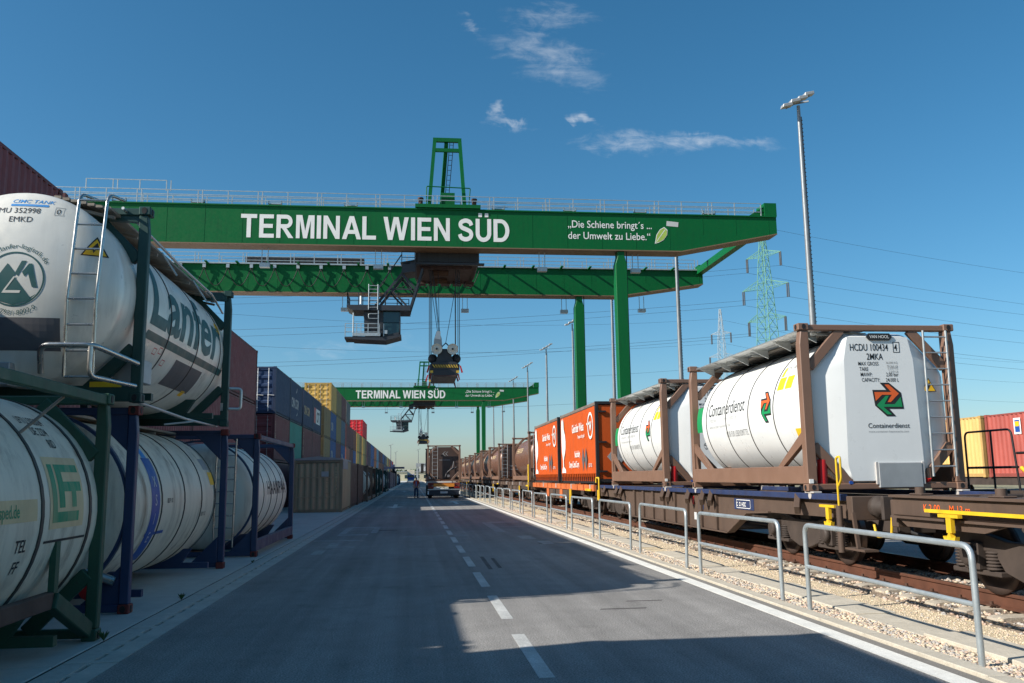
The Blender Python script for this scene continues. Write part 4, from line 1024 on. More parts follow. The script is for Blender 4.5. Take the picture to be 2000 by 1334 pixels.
MB().cyl((XW0-.05, 12.93, .5), (XW0-.05, 12.93, 1.2), .05, 10).build('pole_foot', M_wag, wb)
yellow_grip(wb, XW0-.02, 13.35, 1.16, .5); MB().box(XW0-.02, XW0+.2, 12.3, 12.9, .55, .58).bar((XW0+.05, 12.6, .58), (XW0+.05, 12.7, 1.1), .05).build('shunter_step', M_wag, wb)
MB().tube(rounded([(XW0-.03, 31.0, 1.45), (XW0-.03, 31.0, 1.62), (XW0-.03, 30.5, 1.62), (XW0-.03, 30.5, .85), (XW0-.03, 30.7, .85), (XW0-.03, 30.7, 1.2)], .07), .03, 8).build('hand_pole', M_yel, wb)
MB().tube([(XT-.4, 12.75, 1.05), (XT-.5, 12.5, .8), (XT-.3, 12.3, .72)], .03, 8).build('brake_hose', M_black, wb)
for i, (y0, xx) in enumerate(((12.86, XW0+.2), (12.86, XW0+.6))): MB().box(xx, xx+.25, y0-.06, y0-.05, 1.02, 1.3).build('end_plate', M_wblue if i == 0 else M_wag, wb)

# bare wagon at the right edge of the picture
wa = empty('container_flat_wagon', (0, 0, 0), 'bare dark brown flat wagon with yellow handles at the right picture edge', 'wagon', 'wagons of the freight train')
for x0, x1 in ((XW0, XW0+.13), (XW1-.13, XW1)):
    MB().box(x0, x1, -6, 11.5, 1.12, 1.36).build('side_sill', M_wag, wa, .01); MB().box(x0-.05, x1+.05, -6, 11.5, 1.36, 1.395).build('sill_flange', M_wag, wa); MB().box(x0-.04, x1+.04, -6, 11.5, 1.085, 1.115).build('sill_flange', M_wag, wa)
    for y in (10.9, 9.3, 5.4): MB().cyl((x0+.06, y, 1.39), (x0+.06, y, 1.5), .065, 10).box(x0-.02, x1+.03, y-.14, y+.14, 1.396, 1.42).build('spigot', M_wag, wa, .01)
MB().box(XT-.35, XT+.35, -6, 11.4, .8, 1.1).build('centre_sill', M_wagd, wa); MB().box(XW0+.13, XW1-.13, 10.2, 11.5, 1.24, 1.3).build('end_floor', M_wagd, wa)
MB().box(XT-1.3, XT+1.3, 11.5, 11.66, .95, 1.32).build('headstock', M_wag, wa, .01); buffers(wa, 11.66, 1)
MB().prism([(9.2, 1.08), (11.4, 1.08), (11.2, .98), (9.6, .98)], 'yz', XW0+.02, XW0+.06).prism([(7.6, 1.08), (8.9, 1.08), (8.0, .62), (7.4, .62)], 'yz', XW0+.02, XW0+.08).pieces('gusset', M_wag, wa)
bogie(wa, XT, 9.15); bogie(wa, XT, -3)
MB().box(XW0-.09, XW0-.05, 8.6, 10.6, 1.19, 1.232).build('yellow_bar', M_yel, wa); yellow_grip(wa, XW0-.105, 10.05, 1.145, .4)
MB().tube(rounded([(XW0+.1, 11.7, 1.1), (XW0+.1, 11.75, .82), (XW0+.1, 12.15, .78), (XW0+.1, 12.2, .95)], .06), .02, 8).build('coupling_handle', M_yel, wa)
decal('lettering', text_bm('K 2 00', .09, .003, 1.1), lambda u, v: (XW0-.004, 10.75-u, 1.2+v), P_orange, wa); decal('lettering', text_bm('M 13 m', .09, .003, 1.1), lambda u, v: (XW0-.004, 10.2-u, 1.2+v), P_orange, wa)
MB().cyl((XT, 11.66, 1.0), (XT, 12.6, 1.0), .06, 10).box(XT-.12, XT+.12, 12.0, 12.3, .85, 1.1).build('screw_coupling', M_wagd, wa)

def flat_wagon(y0, y1, sill, label, pole=False):
    w = empty('container_flat_wagon', (0, 0, 0), label, 'wagon', 'wagons of the freight train')
    for x0, x1 in ((XW0, XW0+.12), (XW1-.12, XW1)):
        MB().box(x0, x1, y0, y1, 1.14, 1.36).build('side_sill', sill, w); 
        n = int((y1-y0)/1.3)
        for i in range(n): MB().box(x0-.03, x1+.03, y0+.5+1.3*i, y0+.62+1.3*i, 1.18, 1.38).build('spigot_block', M_pin if i % 3 == 0 else sill, w)
        MB().prism([(y0+4.6, 1.13), (y0+5.2, .7), (y1-5.2, .7), (y1-4.6, 1.13)], 'yz', x0+.05, x0+.1).build('truss_plate', M_wag, w)
        for i in range(4): yy = y0+5.3+i*(y1-y0-10.6)/3; MB().box(x0, x0+.05, yy-.3, yy+.3, .74, 1.12).build('equipment_box', sill if i % 2 else M_wagd, w, .02)
    MB().box(XT-.3, XT+.3, y0, y1, .85, 1.12).build('centre_sill', M_wagd, w)
    for y, s in ((y0, -1), (y1, 1)): MB().box(XT-1.28, XT+1.28, y-.06, y+.06, .98, 1.34).build('headstock', M_wag, w); buffers(w, y, s)
    bogie(w, XT, y0+2.2, 1.9, False); bogie(w, XT, y1-2.2, 1.9, False)
    if pole: MB().tube(rounded([(XW0-.05, y0+.2, .9), (XW0-.05, y0+.2, 2.35), (XW0-.05, y0+.05, 2.35), (XW0-.05, y0+.05, 1.4)], .05), .032, 6).build('hand_pole', M_yel, w)
    MB().box(XW0-.06, XW0-.02, y0+.3, y0+1.3, 1.14, 1.22).build('yellow_bar', M_yel, w); MB().box(XW0-.05, XW0-.02, y0+4.4, y0+4.55, .55, 1.15).box(XW0-.05, XW0-.02, y0+4.62, y0+4.77, .55, 1.15).pieces('yellow_plate', M_yel, w)
    return w
flat_wagon(31.6, 47.9, M_worange, 'flat wagon with orange sills under the two orange swap bodies')
flat_wagon(49.2, 65.6, M_wag, 'flat wagon under the nearest brown tank of the train', True)
flat_wagon(66.8, 83.2, M_wag, 'second flat wagon under brown tanks, level with the lorry')
flat_wagon(84.4, 100.8, M_wag, 'third flat wagon under brown tanks, past the lorry')
flat_wagon(102, 118.4, M_wag, 'fourth flat wagon under brown tanks, far down the train')
flat_wagon(119.6, 136, M_wag, 'last visible flat wagon at the far end of the train')

# ------------------------------------------------------------ the two white tanks in brown frames
def hcdu(y, label):
    W, L, H = 2.8, 6.06, 2.83
    t = tank('tank_container', label, (XT-1.4, y, 1.4), W=W, L=L, H=H, R0=1.29, zc=1.43, frame=M_brown, skin=M_white, bands=(1.5, 2.73, 3.98, 5.22), bandw=.02, botrail=(.12, .42), brace=(1.0, .95), post=.17,
             ladderx=2.20, lad_y=-.03, walk=(.35, 1.35, 2.74, M_alu, 5), y0=.2, ncirc=80, group='white tanks on the pocket wagon')
    oc = [(.80, 2.70), (2.02, 2.70), (2.70, 2.04), (2.72, .64), (2.06, .06), (.76, .06), (.09, .64), (.10, 2.04)]
    pc = [(.86, 2.60), (1.95, 2.60), (2.03, 2.2), (2.08, .42), (2.0, .16), (.80, .16), (.73, .42), (.78, 2.2)]
    mid = [(.84, 2.67), (1.98, 2.67), (2.58, 2.08), (2.61, .62), (2.03, .10), (.78, .10), (.20, .62), (.23, 2.08)]
    mb = MB(); v = [(x, .30, z) for x, z in oc]+[(x, .16, z) for x, z in mid]+[(x, .02, z) for x, z in pc]; n = 8
    f = [(i, (i+1) % n, n+(i+1) % n, n+i) for i in range(n)]+[(n+i, n+(i+1) % n, 2*n+(i+1) % n, 2*n+i) for i in range(n)]
    mb.add(v, f); mb.add(v, [tuple(range(2*n, 3*n))])
    ec = mb.build('end_cover', M_white, t, .11); ec.modifiers[0].segments = 4; ec.modifiers[0].angle_limit = R(5)
    for p_ in ec.data.polygons: p_.use_smooth = True
    P = lambda u, v: (u, .012, v)
    at = lambda x, z: (lambda u, v: (x+u, .0165, z+v))
    decal('lettering', text_bm('HCDU 100434', .125, .006, .66), at(.90, 2.36), P_black, t); decal('lettering', text_bm('4', .125, .006, .66), at(1.70, 2.36), P_black, t)
    decal('check_digit_frame', poly_bm([rect(-.02, .10, -.03, -.02), rect(-.02, .10, .145, .155), rect(-.02, -.01, -.03, .15), rect(.09, .10, -.03, .15)]), at(1.70, 2.36), P_black, t)
    decal('lettering', text_bm('2MKA', .115, .006, .72), at(1.19, 2.205), P_black, t)
    for i, (a, b) in enumerate((('MAX GROSS', '36.000 KG'), ('TARE', '3.320 KG'), ('MAWP:', '2,00 bar'), ('CAPACITY:', '24.000 L'))):
        decal('lettering', text_bm(a, .068, .004, .72), at(1.03+.015*i, 2.105-.093*i), P_black, t)
        decal('lettering', text_bm(b, .068 if i > 1 else .04, .003 if i > 1 else 0, .72 if i > 1 else .9, align='RIGHT'), at(1.74, 2.105-.093*i+(0 if i > 1 else .03)), P_black if i > 1 else P_grey, t)
        if i < 2: decal('lettering', text_bm('79.366 LB' if i == 0 else '7.319 LB', .04, 0, .9, align='RIGHT'), at(1.74, 2.095-.093*i-.02), P_grey, t)
    K = lambda pts: [((x-588)/1060*2.8, (640-yy)/1145*2.83) for x, yy in pts]
    dark = K([(485,573),(580,573),(538,523),(602,523),(680,592),(692,704),(592,704),(635,755),(572,755),(497,682)])
    ora = K([(497,588),(612,588),(570,536),(598,536),(664,598),(605,657),(583,657),(615,607),(548,607),(503,650)])
    gre = K([(508,678),(572,614),(594,614),(560,672),(630,672),(674,622),(682,690),(552,690),(606,742),(576,742)])
    for dx, fnm in ((0, lambda k: (lambda u, v: (1.52+u, .0165-k, 1.52+v))),):
        decal('arrow_logo', poly_bm([dark]), fnm(0), P_black, t); decal('arrow_logo_orange', poly_bm([ora]), fnm(.003), P_orange, t); decal('arrow_logo_green', poly_bm([gre]), fnm(.003), P_green, t)
    decal('lettering', text_bm('Containerdienst', .085, .004, .98), at(1.13, 1.04), P_black, t); decal('lettering', text_bm('www.container-haemmerle.com', .035, 0, 1.15), at(1.13, .965), P_grey, t)
    MB().prism([(1.2, 2.60), (1.25, 2.54), (1.62, 2.54), (1.67, 2.60), (1.62, 2.66), (1.25, 2.66)], 'xz', -.004, .018).build('maker_plate', P_black, t); decal('lettering', text_bm('VAN HOOL', .055, .004, .9, align='CENTER'), lambda u, v: (1.435+u, -.006, 2.575+v), P_white, t)
    tri_sign(t, lambda u, v, k: (2.31+u, .07-k+abs(u)*0, 1.78+v), .24)
    MB().box(1.24, 2.02, -.02, .08, .04, .46).build('document_box', M_lgrey, t, .012); MB().box(1.20, 1.235, -.01, .04, .1, .47).box(2.025, 2.06, -.01, .04, .1, .47).pieces('box_hinge', M_pin, t)
    MB().cyl((.30, .12, .12), (.32, .12, .52), .085, 14).cyl((.32, .12, .52), (.32, .12, .58), .04, 8).build('fire_extinguisher_tube', M_red, t); MB().cyl((.76, .05, .13), (.76, .02, .13), .035, 10).build('blue_cap', P_blue, t); MB().cyl((2.14, .08, .12), (2.14, .03, .2), .05, 10).build('red_cap', M_red, t)
    MB().box(2.12, 2.18, .02, .1, .1, .36).build('ladder_bracket', M_brown, t); MB().box(.02, .09, -.006, .01, .13, .2).build('white_tag', P_white, t)
    bs = lambda ua, th: on_barrel(1.4, 1.43, 1.29, -1, ua, th)
    bs2 = lambda ua, th: on_barrel(1.4, 1.43, 1.292, -1, ua, th)
    decal('lettering', text_bm('Containerdienst', .30, .003, .80), bs(5.1, 6), P_black, t, vstep=.05)
    decal('lettering', scribble_bm(28, .07, .07, 9), bs(5.05, 0), P_lg, t); decal('lettering', text_bm('www.container-haemmerle.com', .085, 0, .85), bs(5.05, -6), P_lg, t)
    decal('lettering', text_bm('NUR FÜR LEBENSMITTEL', .13, .0, .62), bs(4.05, -16), P_grey, t, vstep=.05)
    sc = lambda p, k=1.0: [(x*k*.92, yy*k*1.05) for x, yy in p]
    decal('arrow_logo', poly_bm([sc(dark)]), bs(1.86, 5), P_black, t, vstep=.05); decal('arrow_logo_orange', poly_bm([sc(ora)]), bs2(1.86, 5), P_orange, t, vstep=.05); decal('arrow_logo_green', poly_bm([sc(gre)]), bs2(1.86, 5), P_green, t, vstep=.05)
    decal('green_panel', poly_bm([rect(0, .34, 0, .58)]), bs(5.88, -8), P_green, t, vstep=.05)
    for u in (1.42, 1.08): decal('notice', poly_bm([rect(0, .28, 0, .25)]), bs(u, 17), P_yel, t, vstep=.05)
    decal('notice', poly_bm([rect(0, .10, 0, .2)]), bs(1.42, 29), P_yel, t, vstep=.05); decal('notice', poly_bm([rect(0, .32, 0, .18)]), bs(.72, -24), P_yel, t, vstep=.05)
    decal('lettering', text_bm('HCDU 100434', .09, .0, .8), bs(1.4, 35), P_grey, t); decal('lettering', text_bm('C3', .13, .012, .9), bs(5.75, -26), P_black, t)
    pl = MB().prism([(.16, 2.735), (.52, 2.735), (.52, 2.56)], 'xz', -.012, .012).mesh('walkway_bracket'); pl.materials.append(M_alu)
    for y_ in (.45, 1.5, 2.55, 3.6, 4.65, 5.7): o = obj('walkway_bracket', pl, None, t); o.location = (0, y_, 0)
    for k_ in range(3):
        g_ = MB().box(.52+.2*k_, .70+.2*k_, .3, 5.8, 2.69, 2.72).build('grating_strip', M_alud, t)
    MB().box(.12, .36, .3, 5.8, 2.742, 2.762).build('walkway_edge', M_alu, t)
    return t
hcdu(13.95, 'nearer white tank in brown frame with Containerdienst lettering'); hcdu(22.35, 'farther white tank in brown frame, behind the nearer one on the pocket wagon')

# ------------------------------------------------------------ orange curtain-sided swap bodies
M_gw = mat('orange_curtain', rgb(192, 82, 30), .65, 0, .07, .5, streak=.35, streakcol=rgb(140, 74, 46), bump=.06, bscale=3, spec=.2)
M_gwr = mat('soot_grey_rail', rgb(116, 104, 94), .7, 0, .2, 2, streak=.5)
def swap_body(y, label):
    W, L, H = 2.7, 7.55, 2.95; t = empty('swap_body', (XT-1.35, y, 1.42), label, 'swap body', 'orange swap bodies')
    for x, nm in ((0.0, 'curtain'), (W-.04, 'curtain')):
        mb = MB(); n = 60; v = []
        for i in range(n+1):
            s = i/n; d = .012*math.sin(s*47)+.008*math.sin(s*113+1)
            for z in (.36, 1.2, 2.0, H-.16): v.append((x+d*(-1 if x == 0 else 1), .1+s*(L-.2), z))
        f = [(i*4+j, (i+1)*4+j, (i+1)*4+j+1, i*4+j+1) for i in range(n) for j in range(3)]
        mb.add(v, f, True); mb.build(nm, M_gw, t)
        st = MB().box(0, .03, -.05, .05, .08, .40).mesh('strap'); st.materials.append(M_gw); sb = MB().box(-.006, .03, -.02, .02, .1, .24).mesh('buckle'); sb.materials.append(M_black)
        for i in range(19):
            o = obj('strap', st, None, t); o.location = (x, .3+i*(L-.6)/18, 0); b_ = obj('buckle', sb, None, o)
    MB().box(.05, W-.05, .02, L-.02, 0, .16).build('floor_frame', M_black, t)
    MB().box(-.02, W+.02, .03, L-.03, H-.16, H-.02).build('roof_rail', M_gwr, t, .03); MB().box(.04, W-.04, .0, L, H-.02, H).build('roof', M_gwr, t)
    for x in (0, W-.1):
        for yy in (0, L-.1): MB().box(x-.01, x+.11, yy-.01, yy+.11, 0, H).build('corner_post', M_black, t, .01)
    for yy in (.03, L-.06): MB().box(.1, W-.1, yy, yy+.03, .1, H-.1).build('end_wall', M_gw, t)
    MB().box(.1, W-.1, -.01, .04, H-.1, H).box(.1, W-.1, -.01, .04, .04, .14).build('end_rail', M_black, t)
    for z in (.4, 1.45, 2.55):
        MB().box(.1, .38, -.05, .03, z, z+.06).build('hinge', M_black, t)
    MB().prism([(.75, .55), (1.1, .95), (.75, 1.35), (.4, .95)], 'xz', .012, .028).build('hazard_board', M_lgrey, t)
    D = lambda ua, z: (lambda u, v: (-.028, ua-u, z+v))
    decal('lettering', text_bm('Gebrüder Weiss', .34, .02, .78), D(4.6, 2.02), P_white, t); decal('lettering', text_bm('Transport und Logistik', .14, .008, .8), D(3.4, 1.75), P_white, t)
    decal('ring_logo', poly_bm(ring_polys(0, 0, .40, .50, 36)), D(.85, 2.12), P_white, t); decal('ring_logo_letter', text_bm('W', .34, .03, .8, align='CENTER'), D(.85, 1.95), P_white, t); decal('ring_logo_arm', poly_bm([rect(-.12, .55, .22, .30)]), D(1.4, 1.95), P_white, t)
    pear = [(-.1, 2.35), (.02, 2.42), (.15, 2.25), (.25, 2.45), (.38, 2.3), (.45, 1.95), (.72, 1.7), (.85, 1.4), (.80, 1.1), (.58, .85), (.42, .72), (.34, .62), (.36, .34), (.52, .30), (.80, .22), (.86, .08), (-.10, .08), (.0, .25), (.16, .34), (.16, .6), (.08, .75), (-.08, 1.0), (-.15, 1.4), (-.15, 2.0)]
    decal('white_emblem', poly_bm([pear]), D(7.05, .33), P_white, t)
    decal('lettering', text_bm('Nachhaltig.', .26, .02, .75), D(4.1, 1.02), P_white, t); decal('lettering', text_bm('Orange Combi Cargo', .26, .02, .70), D(5.4, .62), P_white, t)
    for u in (2.35, 1.8): decal('grey_diamond', poly_bm([[(0, .9), (.25, .45), (0, 0), (-.25, .45)]]), D(u, .45), M_grey, t)
    decal('lettering', scribble_bm(8, .13, .1, 10), D(1.3, .6), P_lg, t)
    return t
swap_body(31.0, 'nearer orange curtain-sided swap body with white lettering'); swap_body(39.35, 'farther orange curtain-sided swap body, behind the nearer one')

# ------------------------------------------------------------ brown tanks further along the train
def brown_tank(y, label, L=8.0, skin=None, lad=True):
    t = tank('tank_container', label, (XT-1.37, y, 1.4), W=2.74, L=L, H=2.85, R0=1.28, zc=1.44, frame=M_brown, skin=skin or M_brownt, bands=(), gusset=True, botrail=(.1, .34), brace=(.95, .95), walk=(.7, 1.5, 2.76, M_brown, 3), ladderx=.28 if lad else None, lad_y=-.04, group='brown tanks on the train', ncirc=40)
    decal('lettering', scribble_bm(12, .3, .26, 11), on_barrel(1.37, 1.44, 1.28, -1, L-1.2, 14), P_cream, t, vstep=.05)
    decal('diamond_logo', poly_bm([[(-.28, 0), (0, .32), (.28, 0), (0, -.32)], ]), lambda u, v: (1.75+u, .02, 1.7+v), P_green, t); decal('diamond_logo_inner', poly_bm([[(-.2, 0), (0, .23), (.2, 0), (0, -.23)], ]), lambda u, v: (1.75+u, .017, 1.7+v), M_brownd, t)
    decal('stripe', poly_bm([rect(.9, 2.4, 1.1, 1.13), rect(.9, 2.4, .85, .87)]), lambda u, v: (u, .025, v), P_lg, t)
    MB().prism([(.3, .3), (2.44, .3), (2.44, 2.3), (2.0, 2.6), (.75, 2.6), (.3, 2.3)], 'xz', .03, .05).build('end_shield', M_brownd, t)
    return t
for i, (y, sk) in enumerate(((49.5, None), (67.2, None), (75.9, M_brownt), (85.5, M_brownd), (93.8, None), (103, M_brownd), (111.2, None), (121, None))):
    brown_tank(y, ['first', 'second', 'third', 'fourth', 'fifth', 'sixth', 'seventh', 'last'][i]+' brown tank container on the train past the orange bodies', 8.0, sk)

# ------------------------------------------------------------ wagons and containers beyond the train, right edge
w2 = empty('platform_wagon', (0, 0, 0), 'dark wagon end platform with black tubular handrail behind the nearer white tank', 'wagon')
MB().box(10.3, 12.9, 10, 15.6, 1.2, 1.36).build('platform', M_wagd, w2); MB().box(10.3, 12.9, 10, 15.6, .9, 1.2).build('sill', M_wagd, w2)
M_hr = mat('black_handrail', rgb(40, 34, 34), .5, .3, .1, 3)
MB().tube(rounded([(10.4, 15.5, 1.36), (10.4, 15.5, 2.42), (10.4, 14.2, 2.42), (10.4, 14.1, 1.36)], .12), .019, 8).cyl((10.4, 15.5, 1.76), (10.4, 14.1, 1.76), .022, 8).cyl((10.4, 14.75, 1.36), (10.4, 14.75, 2.42), .019, 8).build('handrail', M_hr, w2)
MB().tube(rounded([(10.4, 14.1, 2.0), (10.4, 13.5, 2.0), (10.4, 13.5, 1.36)], .1), .022, 8).build('handrail', M_hr, w2); MB().tube([(10.35, 13.95, 1.75), (10.35, 13.6, 1.5), (10.35, 13.4, 1.4)], .035, 8).build('yellow_handle', M_yel, w2)
wl = MB().lathe([(0, -.07), (.46, -.07), (.46, .07), (0, .07)], (0, 0, 0), 'x', 24).mesh('wheel'); wl.materials.append(M_wheel)
for yy in (11.2, 13.2):
    for x in (10.85, 12.35): o = obj('wheel', wl, None, w2); o.location = (x, yy, .45)
w3 = empty('container_flat_wagon', (0, 0, 0), 'long flat wagon on the far track under the yellow and red containers', 'wagon')
MB().box(24.8, 27.2, 20, 62, 1.1, 1.42).build('deck', M_wagd, w3)
for yy in (23, 25, 40, 42, 58, 60):
    for x in (25.25, 26.75): o = obj('wheel', wl, None, w3); o.location = (x, yy, .69)
COLS['brick'] = (146, 70, 60); COLS['straw'] = (190, 154, 92)
cr_ = container(40, 'brick', 27.2, 23.15, 1.43, 'brick red container seen between the train and the right picture edge'); cy_ = container(20, 'straw', 27.2, 35.6, 1.43, 'straw yellow container next to the brick red one')
decal('notice', poly_bm([rect(0, .42, 0, .66)]), lambda u, v: (-.012, 10.35-u, 1.75+v), P_white, cr_); decal('notice_blue', poly_bm([rect(.07, .36, .08, .58)]), lambda u, v: (-.016, 10.35-u, 1.75+v), P_blue, cr_); decal('notice_yellow', poly_bm([rect(.10, .33, .32, .52)]), lambda u, v: (-.02, 10.35-u, 1.75+v), P_yel, cr_)
# ------------------------------------------------------------ gantry cranes
M_cg = mat('crane_green', rgb(2, 94, 46), .5, 0, .06, .15, streak=.5, streakcol=rgb(14, 66, 40), spec=.25)
M_cdk = mat('crane_charcoal', rgb(44, 48, 54), .5, 0, .1, 1, streak=.2)
M_cbr = mat('trolley_rust', rgb(70, 50, 46), .7, 0, .2, 1)
M_under = mat('girder_underside', rgb(122, 98, 76), .6, 0, .15, .3, streak=.3)
M_glass = mat('cab_glass', rgb(28, 52, 56), .08, 0, .1, 1, spec=.8)
M_teal2 = mat('cab_teal', rgb(60, 176, 176), .4)
M_stripe_y = mat('hazard_yellow', rgb(214, 176, 60), .5)
M_sheave = mat('cream_sheave', rgb(214, 206, 190), .5, 0, .08, 2)
M_rope = mat('wire_rope', rgb(50, 52, 56), .5, .6)
M_leaf = mat('leaf_print', rgb(166, 190, 84), .5)
def railing(parent, x0, x1, y, z, h=1.15, step=2.4, m=None, name='railing', n=3, axis='x', thick=.055):
    mb = MB(); P = (lambda t, zz: (t, y, zz)) if axis == 'x' else (lambda t, zz: (y, t, zz))
    for i in range(n): mb.bar(P(x0, z+h*(i+1)/n), P(x1, z+h*(i+1)/n), thick, thick)
    k = max(1, int(round((x1-x0)/step)))
    for i in range(k+1):
        t = x0+(x1-x0)*i/k; mb.bar(P(t, z), P(t, z+h), thick*1.4, thick*1.4)
        if i % 2: mb.bar(P(t+.35, z), P(t+.35, z+h), thick*1.4, thick*1.4)
    return mb.build(name, m or M_galv, parent)
def crane(dy, label, full=True):
    t = empty('gantry_crane', (0, 71+dy, 0), label, 'crane', 'green gantry cranes')
    XR, XLft = 31.75, -46
    def girder(y0, y1, zt, zb, xr, xt, zr):
        pf = [(XLft, zt), (XLft, zb), (xt, zb), (xr, zr), (xr, zt)]
        g = MB().prism(pf, 'xz', y0, y1).build('girder', M_cg, t)
        MB().box(XLft, xr, y0-.12, y1+.12, zt, zt+.10).build('top_flange', M_cg, g)
        u = MB().box(XLft, xt, y0-.05, y1+.05, zb-.09, zb-.004).bar((xt, (y0+y1)/2, zb-.047), (xr, (y0+y1)/2, zr-.047), y1-y0+.1, .085, (0, 0, 1)).build('bottom_flange', M_under, g)
        st = MB()
        for i in range(26):
            x = XLft+2+i*3.0
            if x < xr-.3: st.box(x-.035, x+.035, y0-.012, y0+.01, zb+.1 if x < xt else zb+1.5, zt-.05)
        st.pieces('web_seam', M_cg, g)
        return g
    g1 = girder(0, 1.7, 24.0, 20.82, XR, 23.0, 22.55); g2 = girder(19, 20.7, 23.68, 20.85, 31.45, 22.0, 22.3)
    # end box and tie between the girder tips
    MB().box(30.7, 31.8, -.05, 1.75, 24.1, 25.3).prism([(30.7, 25.0), (30.7, 24.1), (29.2, 24.1)], 'xz', .2, 1.5).build('end_stop', M_cg, t)
    MB().box(30.75, 31.45, 1.75, 18.95, 23.3, 24.0).build('end_tie', M_cg, t)
    MB().box(30.9, 31.4, 18.6, 20.8, 23.78, 24.3).build('tie_seat', M_cg, t)
    for (y, z) in ((.0, 24.1), (19.0, 23.78)):
        railing(t, -44, 30.4 if y == 0 else 30.6, y+.05, z); railing(t, -44, 30.4, y+1.6, z)
    if full:
        lv = MB()
        for i in range(12): x = -43+i*6.2; lv.box(x, x+1.1, .2, .45, 24.25, 24.33); lv.box(x, x+.06, .2, .45, 24.1, 24.6); lv.box(x+1.04, x+1.1, .2, .45, 24.1, 24.6)
        [lv_ for lv_ in lv.pieces('cable_tray', M_galv, t)]
        cab = MB().box(-17.4, -5.2, 19.6, 20.4, 23.85, 24.65)
        cab.build('resistor_housing', M_cdk, t)
        for i in range(20): MB().box(-17.3+i*.61, -17.3+i*.61+.5, 19.56, 19.61, 23.95, 24.55).build('louvre', M_black, t)
        MB().box(-44, 31.2, 18.72, 19.0, 23.70, 23.84).build('walkway_edge', M_galv, t)
        for i in range(19):
            xb = -24+i*3.05
            MB().box(xb-.12, xb+.12, 17.6, 19.0, 23.62, 23.72).build('walkway_bracket', M_cg, t)
        # high railing on the left part
        railing(t, -26.5, -20.2, .3, 25.2, .9, 2.1, n=1)
    # legs: right pair slim, left pair out of sight behind the stacks
    for y, zt in ((.1, 20.72), (19.1, 20.75)):
        for x in (17.2, -31):
            MB().prism([(x+.05, 0.9), (x+.92, .9), (x+.98, 19.6), (x+.8, 20.3), (x+.8, zt), (x+.2, zt), (x+.2, 20.3), (x-.0, 19.6)], 'xz', y, y+1.0).build('leg', M_cg, t, .03)
            if full:
                MB().box(x+.99, x+1.05, y+.2, y+.32, 1.5, zt).build('leg_cable', M_black, t)
    for x in (17.2, -31):
        MB().box(x-.1, x+1.25, -2.5, 23.2, 1.0, 2.2).build('sill_beam', M_cg, t)
        for y in (-1.5, 1.6, 19, 22): MB().lathe([(0, -.1), (.35, -.1), (.35, .1), (0, .1)], (x+.6, y, .38), 'x', 20).build('wheel', M_wheel, t)
    # lettering
    D = lambda x, z: (lambda u, v: (x+u, -.02, z+v))
    decal('lettering', sign_bm('TERMINAL WIEN SÜD', 1.98, width=22.15), D(-14.1, 21.32), P_white, t)
    for s, z, ww in (('„Die Schiene bringt´s ...', 22.72, 7.35), ('der Umwelt zu Liebe.“', 21.72, 7.2)):
        bm = text_bm(s, .66, .006, 1.0); w = max(v.co.x for v in bm.verts)
        for v in bm.verts: v.co.x *= ww/w
        decal('lettering', bm, D(13.1, z), P_white, t)
    leaf = [(0, 0), (.15, .7), (.45, 1.15), (.8, 1.35), (1.05, 1.1), (1.0, .7), (.7, .3), (.3, .08)]
    decal('leaf_outline', poly_bm([[(x*1.12-.08, y*1.12-.08) for x, y in leaf]]), D(20.75, 21.5), P_white, t); decal('leaf', poly_bm([leaf]), (lambda u, v: (20.75+u, -.024, 21.5+v)), M_leaf, t)
    decal('leaf_vein', poly_bm([[(.05, .1), (.85, 1.2), (.9, 1.17), (.1, .08)]]), (lambda u, v: (20.75+u, -.028, 21.5+v)), P_white, t)
    decal('tag', poly_bm([[(0, .08), (1.05, 0), (1.1, .42), (.05, .52)]]), D(21.75, 22.95), P_lg, t)
    # mast frame on the front girder
    fm = MB()
    fm.bar((1.25, .3, 24.1), (1.75, .9, 30.55), .30, .26); fm.bar((4.3, .3, 24.1), (3.9, .9, 30.55), .30, .26); fm.bar((1.6, .9, 30.55), (4.05, .9, 30.55), .30, .34); fm.bar((1.72, .8, 29.6), (3.92, .8, 29.6), .22, .3)
    fm.build('mast_frame', M_cg, t)
    MB().bar((2.75, .95, 30.3), (2.35, 5.6, 24.4), .32, .30).build('mast_strut', M_cg, t)
    ladder(t, (2.62, 5.3, 24.6), (3.05, .85, 30.3), .32, 16, M_cdk, .03)
    MB().box(2.3, 3.45, .5, 1.4, 24.6, 25.7).prism([(2.0, 24.2), (3.7, 24.2), (3.45, 24.75), (2.3, 24.75)], 'xz', .6, 1.3).build('winch_housing', M_cg, t)
    MB().box(.1, 5.6, -.25, 1.5, 24.15, 24.45).build('winch_base', M_cg, t)
    for x in (.55, 5.1): MB().cyl((x, .4, 24.45), (x, .4, 25.0), .2, 10).cyl((x, .4, 25.0), (x, .4, 25.15), .26, 10).build('motor', M_cbr, t)
    MB().tube(rounded([(1.05, .1, 24.2), (1.05, .1, 26.1), (4.75, .1, 26.0), (4.6, .1, 24.2)], .12), .05, 6).build('hose_rail', M_cg, t)
    # hanging floodlights
    for (x, y, z) in ((-12.5, 1.0, 20.8), (-3.2, 1.0, 20.8), (10.7, 1.0, 20.8), (18.9, 1.0, 20.8), (-7.4, 20, 20.8), (5.2, 20, 20.8), (15.9, 20, 20.8), (24.5, 20, 21.0)):
        MB().bar((x, y, z), (x, y, z-1.4), .06).bar((x+.5, y, z), (x+.5, y, z-1.4), .06).box(x-.15, x+.65, y-.25, y+.25, z-1.75, z-1.4).build('floodlight', M_galv, t)
